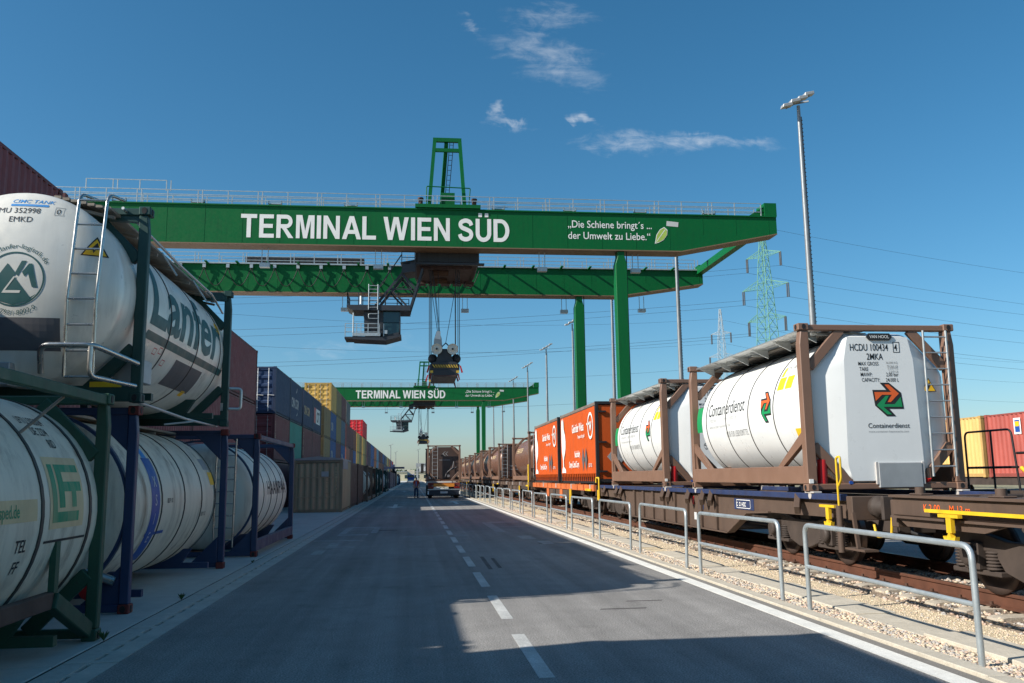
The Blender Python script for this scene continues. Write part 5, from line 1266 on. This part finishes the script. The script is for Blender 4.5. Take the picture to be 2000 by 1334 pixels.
    # festoon cables along the back girder
    for i in range(14):
        x0 = -26+i*2.35; pts = [(x0+2.35*k/10, 18.7, 23.3-1.95*(1-((k-5)/5)**2)) for k in range(11)]
        if x0+2.35 < 8.5: MB().tube(pts, .045, 5).build('festoon_cable', M_black, t)
        if full and x0 < 8: MB().box(x0-.16, x0+.16, 18.62, 18.8, 23.25, 23.62).build('festoon_carrier', M_galv, t)
    # trolley slung between the girders
    tr = MB().box(.15, 5.6, 1.8, 8.6, 19.95, 21.6).build('trolley_housing', M_cdk, t)
    ml = MB()
    ml.box(.3, 5.4, 1.95, 8.4, 19.70, 19.95); ml.box(.6, 5.0, 2.2, 8.2, 19.45, 19.7)
    ml.build('trolley_frame', M_cbr, tr)
    for x in (1.5, 2.9, 3.1, 4.3): MB().box(x, x+.12, 1.85, 2.05, 19.3, 19.98).build('trolley_post', M_cbr, tr)
    MB().cyl((1.6, 3.2, 19.35), (3.0, 3.2, 19.35), .3, 14).cyl((1.6, 6.2, 19.35), (3.0, 6.2, 19.35), .3, 14).pieces('drum', M_rust, tr); MB().box(-.3, 6.0, 1.2, 1.7, 19.6, 19.75).build('trolley_bogie_beam', M_cdk, tr)
    for xx in (.3, 1.4, 2.5, 3.6, 4.7): MB().box(xx, xx+.8, 7.0, 8.0, 19.2, 19.45).build('trolley_motor', M_cbr, tr)
    for i in range(6): MB().box(.2+i*.92, .225+i*.92, 1.785, 1.8, 20.0, 20.8).build('panel_seam', M_black, tr)
    # operator cabin on its truss
    c = MB(); A = [(-1.0, 1.0, 19.6), (.3, 1.0, 18.9)]; c.bar((-1.0, 1.2, 19.6), (.3, 2.2, 20.1), .3); c.bar((.75, 3.2, 19.2), (.75, 2.6, 20.2), .25)
    for y in (1.2, 3.2):
        c.bar((-.85, y, 18.9), (-3.2, y, 15.9), .26, .2); c.bar((.75, y, 19.2), (-.3, y, 15.7), .16, .16); c.bar((-.95, y, 18.7), (.25, y, 17.4), .14); c.bar((-1.9, y, 17.4), (.1, y, 17.4), .1); c.bar((-1.9, y, 17.4), (-.4, y, 15.8), .14); c.bar((.0, y, 17.3), (-1.0, y, 18.7), .1)
    c.bar((-3.2, 1.2, 15.9), (-3.2, 3.2, 15.9), .2); c.bar((-.3, 1.2, 15.7), (-.3, 3.2, 15.7), .2); c.prism([(-1.0, 19.5), (-1.0, 18.75), (.15, 18.9), (.15, 19.6)], 'xz', 1.0, 3.4)
    ct = c.build('cabin_truss', M_cdk, t)
    MB().prism([(-5.5, 15.95), (-5.5, 15.75), (-5.0, 15.5), (-.25, 15.5), (-.25, 15.95)], 'xz', .8, 3.6).build('upper_platform', M_cdk, ct)
    railing(ct, -5.45, -2.7, .85, 15.95, 1.05, 1.0, M_cdk, 'platform_railing', 3, thick=.05); railing(ct, -2.4, -.4, 3.5, 15.95, 1.05, 1.0, M_cdk, 'platform_railing', 3, thick=.05); railing(ct, .85, 3.5, -5.45, 15.95, 1.05, 1.2, M_cdk, 'platform_railing', 3, 'y', .05)
    railing(ct, -1.0, .1, .95, 19.6, 1.0, 1.0, M_cdk, 'platform_railing', 2, thick=.05)
    for y in (1.05, 1.25): MB().bar((-1.0, y, 20.4), (-3.1, y, 17.2), .06).build('stair_rail', M_cdk, ct)
    cb = MB().prism([(-4.1, 15.5), (-4.2, 15.2), (-4.1, 15.1), (-4.05, 13.55), (-2.5, 13.55), (-2.5, 15.5)], 'xz', 1.2, 3.2).build('cabin', M_cdk, t, .03)
    MB().prism([(-2.49, 15.5), (-2.49, 14.55), (-1.12, 14.55), (-1.05, 15.4), (-1.1, 15.5)], 'xz', 1.22, 3.2).build('cabin_window', M_glass, cb); MB().prism([(-2.49, 14.5), (-2.49, 13.4), (-1.25, 13.4), (-1.12, 14.5)], 'xz', 1.22, 3.2).build('cabin_window', M_glass, cb)
    MB().prism([(-2.55, 13.4), (-2.55, 13.2), (-1.05, 13.55), (-1.12, 13.75)], 'xz', 1.15, 3.25).box(-1.16, -1.08, 1.15, 3.25, 13.5, 15.5).build('cabin_frame', M_cdk, cb)
    MB().prism([(-1.9, 13.95), (-1.9, 13.6), (-1.3, 13.5), (-1.3, 13.95)], 'xz', 1.6, 2.6).build('operator_seat', M_teal2, cb)
    MB().prism([(-5.0, 13.35), (-5.0, 13.1), (-2.3, 12.98), (-1.0, 13.35), (-1.0, 13.5), (-2.4, 13.3)], 'xz', 1.0, 3.4).build('lower_platform', M_cdk, cb); MB().box(-5.0, -2.7, .95, 1.05, 13.36, 13.62).build('toe_board', M_galv, cb)
    railing(cb, -5.6, -2.8, 1.0, 13.35, 1.05, 1.0, M_galv, 'platform_railing', 3, thick=.05); MB().box(-5.65, -5.0, 1.0, 3.2, 13.15, 13.3).build('landing', M_cdk, cb); MB().cyl((-4.95, 1.0, 13.4), (-4.95, 1.0, 15.3), .06, 8).build('column', M_galv, cb)
    ladder(ct, (-3.7, .75, 15.55), (-3.7, .75, 17.7), .75, 7, M_galv, .04); MB().bar((-2.9, .85, 13.5), (-2.9, .85, 17.6), .09).tube(rounded([(-2.95, .8, 15.2), (-3.7, .8, 15.2), (-3.7, .8, 14.8), (-2.95, .8, 14.8)], .12), .035, 6).build('ladder_cage', M_galv, ct)
    MB().box(-2.45, -2.15, .95, 1.1, 13.55, 13.85).build('spotlight', M_galv, cb); MB().cyl((-4.35, .85, 16.0), (-4.35, .85, 16.7), .09, 8).build('beacon_tube', P_white, ct)
    return t
crane(0, 'near green gantry crane lettered TERMINAL WIEN SÜD spanning the road'); crane(147, 'distant green gantry crane far down the road, small lettering', False)
def spreader(dy, label):
    t = empty('crane_spreader', (2.66, 73.3+dy, 10.15), label, 'spreader', 'container spreaders hanging from the cranes')
    MB().prism([(-1.25, 1.05), (-1.25, .55), (1.25, .55), (1.25, 1.05), (.9, 1.25), (-.9, 1.25)], 'xz', 0, 7).build('main_beam', M_cdk, t, .03)
    MB().box(-1.1, 1.15, -.03, .0, .72, 1.02).build('hazard_board', M_black, t)
    for i in range(10):
        x = -1.05+i*.22; decal('hazard_stripe', poly_bm([[(x, 1.0), (x+.09, 1.0), (x+.26 if x < .85 else x+.2, .74), (x+.17 if x < .85 else x+.11, .74)]]), lambda u, v: (u, -.034, v), M_stripe_y, t)
    MB().box(-1.05, 1.1, .0, 6.9, .12, .55).build('lower_frame', M_cdk, t); MB().box(-.95, .95, -.02, .05, .0, .12).build('end_beam', M_cbr, t)
    for s in (-1, 1):
        for y in (.05, 6.9):
            MB().prism([(s*1.25, .95), (s*1.38, .9), (s*1.55, .35), (s*1.42, .3)], 'xz', y-.06, y+.06).build('guide_flipper', M_red, t); MB().prism([(s*1.05, .2), (s*1.2, .25), (s*1.3, -.3), (s*1.22, -.3)], 'xz', y-.05, y+.05).build('corner_guide', M_redcast, t)
            MB().box(s*1.1-.12, s*1.1+.12, y-.1, y+.1, .3, .5).build('corner_lamp', M_stripe_y, t)
        MB().lathe([(.0, -.06), (.16, -.07), (.2, -.02), (.4, -.02), (.43, -.08), (.47, -.08), (.47, .1), (0, .1)], (s*.68, .1, 2.35), 'y', 28).build('sheave', M_sheave, t); MB().cyl((s*.68, -.02, 2.35), (s*.68, .06, 2.35), .09, 10).build('sheave_pin', M_cdk, t)
        MB().lathe([(0, -.1), (.4, -.1), (.4, .1), (0, .1)], (s*1.0, .8, 1.6), 'y', 20).build('sheave_block', M_cdk, t)
    MB().prism([(-.75, 1.25), (.75, 1.25), (.55, 2.0), (.2, 2.4), (-.2, 2.4), (-.55, 2.0)], 'xz', .3, 6.2).build('headblock', M_cdk, t); MB().prism([(-.95, 2.1), (-.15, 2.1), (-.25, 3.3), (-.45, 3.9), (-.7, 3.9), (-.9, 3.2)], 'xz', .35, 1.1).build('cable_basket', M_lgrey, t); MB().prism([(-.85, 3.3), (-.35, 3.2), (-.35, 3.9), (-.65, 3.95)], 'xz', .30, .36).build('basket_cover', P_white, t)
    MB().bar((.1, .3, 2.9), (.6, .3, 2.4), .09).bar((.1, .3, 2.9), (-.3, .3, 2.5), .09).build('link', M_cdk, t)
    rp = MB()
    for (x0, x1) in ((-1.22, -1.22), (-1.1, -1.1), (1.15, 1.15), (1.28, 1.28), (.95, .95)): rp.cyl((x0, .4, 1.6), (x1, .4, 9.3), .03, 5)
    for (x0, x1, z0) in ((-.6, -1.35, 3.9), (-.5, -1.05, 3.9), (-.45, -.55, 3.9), (.1, 1.2, 2.9), (-.4, -1.0, 3.8)): rp.cyl((x0, .5, z0), (x1, .5, 9.3), .025, 5)
    for x in (-1.2, 1.2): rp.cyl((x, 6.5, 1.5), (x, 6.5, 9.3), .03, 5)
    rp.pieces('hoist_rope', M_rope, t)
    return t
spreader(0, 'yellow-striped container spreader hanging from the near crane'); spreader(147, 'small container spreader hanging from the distant crane')

# ------------------------------------------------------------ light masts
M_mast = mat('mast_galvanised', rgb(140, 144, 146), .45, .45, .12, .8, streak=.3)
def light_mast():
    t = empty('light_mast')
    H = 27.4
    MB().cyl((0, 0, 0), (0, 0, H), .26, 14, .12).build('pole', M_mast, t)
    st = MB()
    st.bar((.27, 0, 3), (.17, 0, H-.8), .05)
    for i in range(80): st.box(.08, .34-.1*i/80, -.04, .04, 3+i*.295, 3.05+i*.295)
    s = st.build('climbing_rail', M_grey, t)
    MB().bar((-1.0, -.2, H-.3), (1.1, .5, H+1.0), .12).bar((-.6, .4, H+.2), (.6, -.4, H+.2), .1).build('head_frame', M_mast, t)
    for (x, y, z) in ((-1.0, -.3, H-.25), (-.35, -.2, H+.15), (.35, .1, H+.55), (1.0, .4, H+1.0)):
        MB().prism([(x-.38, z-.12), (x+.38, z+.06), (x+.34, z+.28), (x-.32, z+.14)], 'xz', y-.25, y+.25).build('floodlight', M_lgrey, t, .03)
    return t
lm = light_mast()
for i in range(9):
    o = lm if i == 0 else copy_tree(lm)
    o.location = (27, 55.6+29.6*i, 0); tag(o, ['tall light mast standing right of the gantry crane, nearest mast', 'second light mast, its top hidden by the crane girders', 'third light mast, just left of the near crane leg', 'fourth light mast along the right side', 'fifth light mast along the right side', 'sixth light mast, level with the distant crane tip', 'seventh light mast along the right side', 'eighth light mast, far away', 'farthest light mast of the right side'][i], 'light mast', 'light masts')
for i, (x, y, sc) in enumerate(((-10.4, 420, .62), (-8.0, 420, .50), (2.7, 430, .55))):
    o = copy_tree(lm); o.location = (x, y, 0); o.scale = (sc*1.5, sc*1.5, sc); tag(o, ['leftmost tiny light mast at the end of the road', 'middle tiny light mast at the end of the road', 'rightmost tiny light mast above the end of the road'][i], 'light mast', 'light masts')

# ------------------------------------------------------------ pylons and power lines
M_pyl = mat('pylon_green', rgb(96, 148, 122), .6, .1, .08)
M_pylg = mat('pylon_grey', rgb(150, 160, 164), .6, .2, .08)
M_wire = mat('conductor', rgb(60, 72, 84), .5, .4)
M_ins = mat('insulator', rgb(70, 78, 86), .5)
def pylon(loc, rot, H, w0, w1, arms, m, label, th=.16):
    t = empty('lattice_pylon', loc, label, 'pylon'); t.rotation_euler = (0, 0, rot); mb = MB()
    def wd(z): return w0+(w1-w0)*min(1, z/(H*.8)) if z < H*.8 else w1*(1-.75*(z-H*.8)/(H*.2))
    n = 22; zs = [H*i/n for i in range(n+1)]
    for i in range(n):
        a, b = wd(zs[i])/2, wd(zs[i+1])/2
        ca = [(-a,-a), (a,-a), (a,a), (-a,a)]; cb = [(-b,-b), (b,-b), (b,b), (-b,b)]
        for k in range(4):
            k2 = (k+1) % 4
            mb.bar((*ca[k], zs[i]), (*cb[k], zs[i+1]), th*1.3); mb.bar((*ca[k], zs[i]), (*cb[k2], zs[i+1]), th*.7); mb.bar((*ca[k2], zs[i]), (*cb[k], zs[i+1]), th*.7); mb.bar((*cb[k], zs[i+1]), (*cb[k2], zs[i+1]), th*.6)
    tips = []
    mb.build('tower', m, t)
    for z, hl in arms:
        ar = MB(); a = wd(z)/2
        for s in (-1, 1):
            tip = (s*hl, 0, z+.3)
            for y in (-a, a):
                ar.bar((s*a, y, z), tip, th); ar.bar((s*a, y, z+hl*.28), tip, th)
                for k in range(1, 4):
                    q = k/4; ar.bar((s*(a+(hl-a)*q), y*(1-q), z+.3*q), (s*(a+(hl-a)*(q-.2)), y*(1-q+.2), z+hl*.28*(1-q+.2)), th*.6)
            tips.append((s*hl, z-3.2))
        ao = ar.build('cross_arm', m, t)
        for s in (-1, 1): MB().cyl((s*hl, 0, z+.2), (s*hl, 0, z-3.2), .16, 6).cyl((s*hl*.93, 0, z+.2), (s*hl*.93, 0, z-3.2), .16, 6).build('insulator', M_ins, ao)
    return t, tips
arms = ((41.5, 8.2), (49.5, 7.2), (57, 6.2)); arms = ((38.5, 5.4), (46.5, 6.6), (54.5, 5.0))
RZ = R(-58)
pt, tips = pylon((85.5, 200, 0), RZ, 62, 6.6, 2.3, arms, M_pyl, 'large green lattice pylon standing behind the right tip of the crane', .10)
pylon((107, 290, 0), R(-40), 59, 4.2, 2.0, ((33, 4), (42, 4.6), (50, 3.6)), M_pylg, 'thin grey lattice pylon, farther and left of the green one', .09)
ax = Vector((math.cos(RZ), math.sin(RZ), 0)); ln = Vector((-ax.y, ax.x, 0))
pw = empty('power_line', (0, 0, 0), 'overhead power line conductors crossing the sky behind the cranes', 'power line')
for (off, z) in tips+[(0, 62)]:
    p0 = Vector((85.5, 200, 0))+ax*off
    for s in (-1, 1):
        span = 330; dv = Vector((.97, .25, 0)) if s > 0 else Vector((-.99, .12, 0)); pts = [tuple(p0+dv*(span*k/24)+Vector((0, 0, z-6.5*4*(k/24)*(1-k/24)))) for k in range(25)]
        MB().tube(pts, .029, 4).build('conductor', M_wire, pw)
p2 = Vector((107, 290, 0)); ln2 = Vector((math.sin(R(40))*0+.8, .25, 0)).normalized()
for k, z in enumerate((30, 39, 47, 56)):
    for s in (-1, 1):
        pts = [tuple(p2+ln2*(s*300*q/20)+Vector((0, k % 2*3, z-9*4*(q/20)*(1-q/20)))) for q in range(21)]
        MB().tube(pts, .029, 4).build('conductor', M_wire, pw)

# ------------------------------------------------------------ lorry ahead with a brown tank
lo = empty('lorry', (2.55, 72, 0), 'lorry with tank trailer driving away, seen from behind on the right lane', 'lorry')
M_lamp = mat('tail_lamp', rgb(120, 16, 16), .25); M_refl = mat('amber_board', rgb(222, 140, 50), .4)
MB().box(-.5, -.38, .3, 13.5, .95, 1.2).box(.38, .5, .3, 13.5, .95, 1.2).pieces('chassis_rail', M_redcast, lo); MB().box(-1.3, 1.3, .05, .2, 1.05, 1.28).build('rear_beam', M_redcast, lo)
MB().box(-.85, .85, .0, .04, .95, 1.22).build('marker_board', M_refl, lo); MB().box(-1.32, 1.32, -.05, .12, .28, .72).build('rear_bumper', mat('bumper_navy', rgb(36, 42, 54), .4), lo, .03); MB().box(-1.32, 1.32, -.06, .1, .70, .78).build('bumper_top', M_alu, lo)
for s in (-1, 1): MB().box(s*1.28-.05, s*1.28+.05, -.08, -.04, .35, .62).build('marker_lamp', P_white, lo); MB().box(s*1.05-.22, s*1.05+.22, -.02, .02, .82, 1.0).build('tail_lamp', M_lamp, lo)
MB().box(-.3, .3, -.075, -.05, .42, .58).build('number_plate', P_lg, lo)
tw = MB().lathe([(.2, -.14), (.42, -.15), (.5, -.13), (.52, 0), (.5, .13), (.42, .15), (.2, .14)], (0, 0, 0), 'x', 24).mesh('wheel'); tw.materials.append(M_black)
for y in (1.3, 2.7, 4.1, 10.5, 13.6):
    for x in (-1.1, 1.1): o = obj('wheel', tw, None, lo); o.location = (x, y, .52)
for x in (-1.1, 1.1): MB().box(x-.22, x+.22, .55, .57, .2, .9).build('mud_flap', M_black, lo)
MB().box(-1.25, 1.25, 11.8, 14.0, .9, 3.6).build('cab', P_white, lo, .1)
for s in (-1, 1):
    MB().bar((s*1.25, 13.5, 2.9), (s*1.62, 13.6, 3.0), .06).bar((s*1.25, 13.5, 2.3), (s*1.62, 13.6, 2.3), .06).box(s*1.62-.14, s*1.62+.14, 13.5, 13.6, 2.15, 3.05).build('mirror', M_black, lo, .03)
bt = tank('tank_container', 'brown tank container on the lorry trailer, ladder at its rear end', (2.55-1.37, 72.0, 1.38), W=2.74, L=9.0, H=2.95, R0=1.24, zc=1.5, y0=.75, frame=M_brown, skin=M_brownd, bands=(), gusset=True, botrail=(.1, .34), brace=(.95, .9), ladderx=.42, lad_y=-.04, group=None)
MB().prism([(.55, .2), (2.3, .2), (2.62, .7), (2.62, 2.5), (2.3, 2.8), (.5, 2.8), (.2, 2.5), (.2, .6)], 'xz', .5, .6).build('end_shield', mat('tank_end_dark', rgb(78, 60, 52), .5, streak=.5), bt)
decal('chevron_logo', poly_bm([[(1.25, 2.25), (1.48, 2.45), (1.53, 2.45), (1.33, 2.25), (1.53, 2.06), (1.48, 2.06)], [(1.5, 2.25), (1.68, 2.42), (1.73, 2.42), (1.57, 2.25), (1.73, 2.09), (1.68, 2.09)]]), lambda u, v: (u, .495, v), P_grey, bt); decal('stripe', poly_bm([rect(1.0, 1.9, 1.72, 1.76)]), lambda u, v: (u, .495, v), P_grey, bt)
MB().tube([(1.5, .3, .35), (1.6, .2, .7), (2.1, .2, 1.1), (2.2, .3, 1.6)], .05, 8).tube([(1.9, .25, .9), (2.4, .25, 1.15)], .05, 8).cyl((1.75, .4, .3), (1.75, .1, .45), .12, 10).build('valve_pipes', M_grey, bt)

# ------------------------------------------------------------ person walking beside the lorry
def skin_mesh(name, pts, edges, m, parent, sub=2, root=0):
    me = bpy.data.meshes.new(name); me.from_pydata([p[0] for p in pts], edges, [])
    o = obj(name, me, m, parent); me.skin_vertices.new() if hasattr(me.skin_vertices, 'new') and not me.skin_vertices else None
    md = o.modifiers.new('skin', 'SKIN')
    if not me.skin_vertices: bpy.context.view_layer.update()
    for i, p in enumerate(pts):
        sv = me.skin_vertices[0].data[i]; sv.radius = p[1] if isinstance(p[1], tuple) else (p[1], p[1]); sv.use_root = (i == root)
    sb = o.modifiers.new('sub', 'SUBSURF'); sb.levels = sub; sb.render_levels = sub
    for po in me.polygons: po.use_smooth = True
    return o
pe = empty('person', (.32, 75, 0), 'person in orange vest and blue jeans walking on the road beside the lorry', 'person')
M_skin = mat('skin', rgb(196, 146, 118), .6); M_jean = mat('jeans', rgb(52, 70, 100), .85); M_vest = mat('orange_vest', rgb(206, 84, 58), .7); M_shirt = mat('lilac_shirt', rgb(150, 150, 190), .8); M_hair = mat('dark_hair', rgb(34, 28, 28), .7); M_boot = mat('dark_boot', rgb(30, 28, 28), .7)
body = [((0,0,.93), (.15,.11)), ((0,0,1.12), (.145,.10)), ((0,0,1.32), (.17,.11)), ((0,0,1.45), (.12,.08)), ((0,-.01,1.53), .055), ((0,-.015,1.62), (.075,.09)), ((0,-.01,1.72), (.07,.085)),
        ((.19,0,1.42), .062), ((.25,.03,1.15), .048), ((.24,-.08,.92), .038), ((.235,-.11,.82), (.03,.045)), ((-.19,0,1.42), .062), ((-.25,.02,1.15), .048), ((-.24,-.05,.92), .038), ((-.235,-.08,.82), (.03,.045)),
        ((.1,0,.86), .095), ((.11,-.06,.48), .065), ((.12,.03,.1), .045), ((.12,-.10,.05), .045), ((-.1,0,.86), .095), ((-.11,.03,.48), .065), ((-.12,.14,.12), .045), ((-.12,.02,.05), .045)]
ed = [(0,1),(1,2),(2,3),(3,4),(4,5),(5,6),(3,7),(7,8),(8,9),(9,10),(3,11),(11,12),(12,13),(13,14),(0,15),(15,16),(16,17),(17,18),(0,19),(19,20),(20,21),(21,22)]
try:
    bo_ = skin_mesh('body', body, ed, M_skin, pe)
    bo_.data.materials.append(M_jean); bo_.data.materials.append(M_shirt)
    skin_mesh('trousers', [((0,0,.98), (.16,.12)), ((0,0,.90), (.165,.125)), ((.1,0,.84), .108), ((.11,-.06,.48), .08), ((.12,.03,.12), .066), ((-.1,0,.84), .108), ((-.11,.03,.48), .08), ((-.12,.14,.14), .066)], [(0,1),(1,2),(2,3),(3,4),(1,5),(5,6),(6,7)], M_jean, pe)
    skin_mesh('vest', [((0,0,.95), (.175,.135)), ((0,0,1.12), (.172,.125)), ((0,0,1.32), (.195,.13)), ((0,0,1.45), (.13,.09)), ((.19,0,1.42), .078), ((.245,.03,1.18), .062), ((-.19,0,1.42), .078), ((-.245,.02,1.18), .062)], [(0,1),(1,2),(2,3),(3,4),(4,5),(3,6),(6,7)], M_vest, pe)
    skin_mesh('hair', [((0,.01,1.66), (.08,.095)), ((0,0,1.75), (.075,.088))], [(0,1)], M_hair, pe)
    for s, y in ((.12, -.04), (-.12, .07)): MB().prism([(y-.14, 0), (y+.12, 0), (y+.12, .12), (y, .12), (y-.12, .06)], 'yz', s-.05, s+.05).build('boot', M_boot, pe, .02)
    MB().box(-.06, .06, -.142, -.12, 1.0, 1.4).build('shirt_front', M_shirt, pe)
except Exception as ex: print('PERSON', ex)

# ------------------------------------------------------------ far end of the road
M_tree = mat('far_trees', rgb(62, 84, 58), .9, var=.3, scale=.3)
def tree_line():
    rg = np.random.default_rng(5); P = []; F = []
    for c in range(220):
        cx = rg.uniform(-90, 160); cy = rg.uniform(640, 760); h = rg.uniform(4, 9); r = rg.uniform(3, 6)
        for k in range(26):
            a, b, rr = rg.uniform(0, 6.28), rg.uniform(-.2, 1), rg.uniform(.4, 1)
            p = np.array([cx+r*rr*math.cos(a), cy+r*rr*math.sin(a), max(.3, h*.55+b*h*.45*rr)]); u = rg.normal(size=3)*1.1; w = rg.normal(size=3)*1.1
            n = len(P); P += [tuple(p+u), tuple(p+w), tuple(p-u*.8), tuple(p-w*.8)]; F.append((n, n+1, n+2, n+3))
    me = bpy.data.meshes.new('distant_trees'); me.from_pydata(P, [], F); return obj('distant_trees', me, M_tree)
tag(tree_line(), 'low dark line of trees on the horizon at the road end', 'trees', kind='stuff')
fl_ = empty('parked_lorry', (-.6, 330, 0), 'small white box lorry with blue cab at the far end of the road', 'lorry')
MB().box(-1.4, 1.4, .5, 9, 1.3, 4.6).build('box_body', mat('cream_box', rgb(226, 216, 190), .5), fl_, .05); MB().box(-1.25, 1.25, -1.6, .4, .9, 2.9).build('cab', P_blue, fl_, .15); MB().box(-1.1, 1.1, -1.63, -1.58, 1.9, 2.7).build('windscreen', M_glass, fl_); MB().box(-1.3, 1.3, -1.65, -1.4, .4, .95).build('bumper', P_white, fl_)
for y in (-.8, 6.5):
    for x in (-1.15, 1.15): o = obj('wheel', tw, None, fl_); o.location = (x, y, .52)
gp_ = empty('entrance_portal', (9, 400, 0), 'pale steel gate structure at the far end of the road', 'gate')
for x in (-7, 0, 7): MB().box(x-.3, x+.3, 0, .6, 0, 8).build('post', M_lgrey, gp_)
MB().box(-7.5, 7.5, -.2, .8, 6.6, 8.2).build('beam', M_lgrey, gp_); MB().box(-6, -1, -.3, -.2, 4.6, 6.6).box(1, 6, -.3, -.2, 4.6, 6.6).pieces('sign_board', P_lg, gp_)
hl = empty('low_building', (-10, 520, 0), 'low pale building on the horizon left of the road end', 'building')
MB().box(-20, 40, 0, 14, 0, 5).build('wall', mat('pale_render', rgb(196, 188, 160), .8), hl); MB().box(-20.5, 40.5, -.5, 14.5, 5, 5.5).build('roof', M_lgrey, hl)
for i in range(10): MB().box(-17+i*5.6, -14+i*5.6, -.05, .05, 1.4, 3.4).build('window', M_glass, hl)
# ------------------------------------------------------------ weeds in the yard joint
M_weed = mat('weed_leaf', rgb(62, 92, 48), .7, var=.25, scale=9)
def weed(x, y, s, label):
    t = empty('weed', (x, y, 0), label, 'plant', 'weeds in the drain joint'); rg = random.Random(int(y*10))
    for k in range(22):
        a = rg.uniform(0, 6.28); l = s*rg.uniform(.3, .9); lean = rg.uniform(.2, 1.1); mb = MB()
        tip = Vector((math.cos(a)*l*lean, math.sin(a)*l*lean, l)); sd2 = Vector((-math.sin(a), math.cos(a), 0))*l*.11; md_ = tip*.55+Vector((0, 0, l*.12))
        mb.add([(0,0,0), tuple(md_+sd2), tuple(tip), tuple(md_-sd2)], [(0,1,2,3)]); mb.build('leaf', M_weed, t)
weed(-3.30, 10.2, .14, 'nearest small green weed in the yard joint'); weed(-3.30, 13.4, .13, 'second small green weed in the yard joint'); weed(-3.29, 19, .08, 'tiny farthest weed in the yard joint')
for p in list(PR.values()):
    def rmv(o):
        for c_ in list(o.children): rmv(c_)
        bpy.data.objects.remove(o)
    rmv(p)
for o in bpy.data.objects:
    if 'W' in o: del o['W']
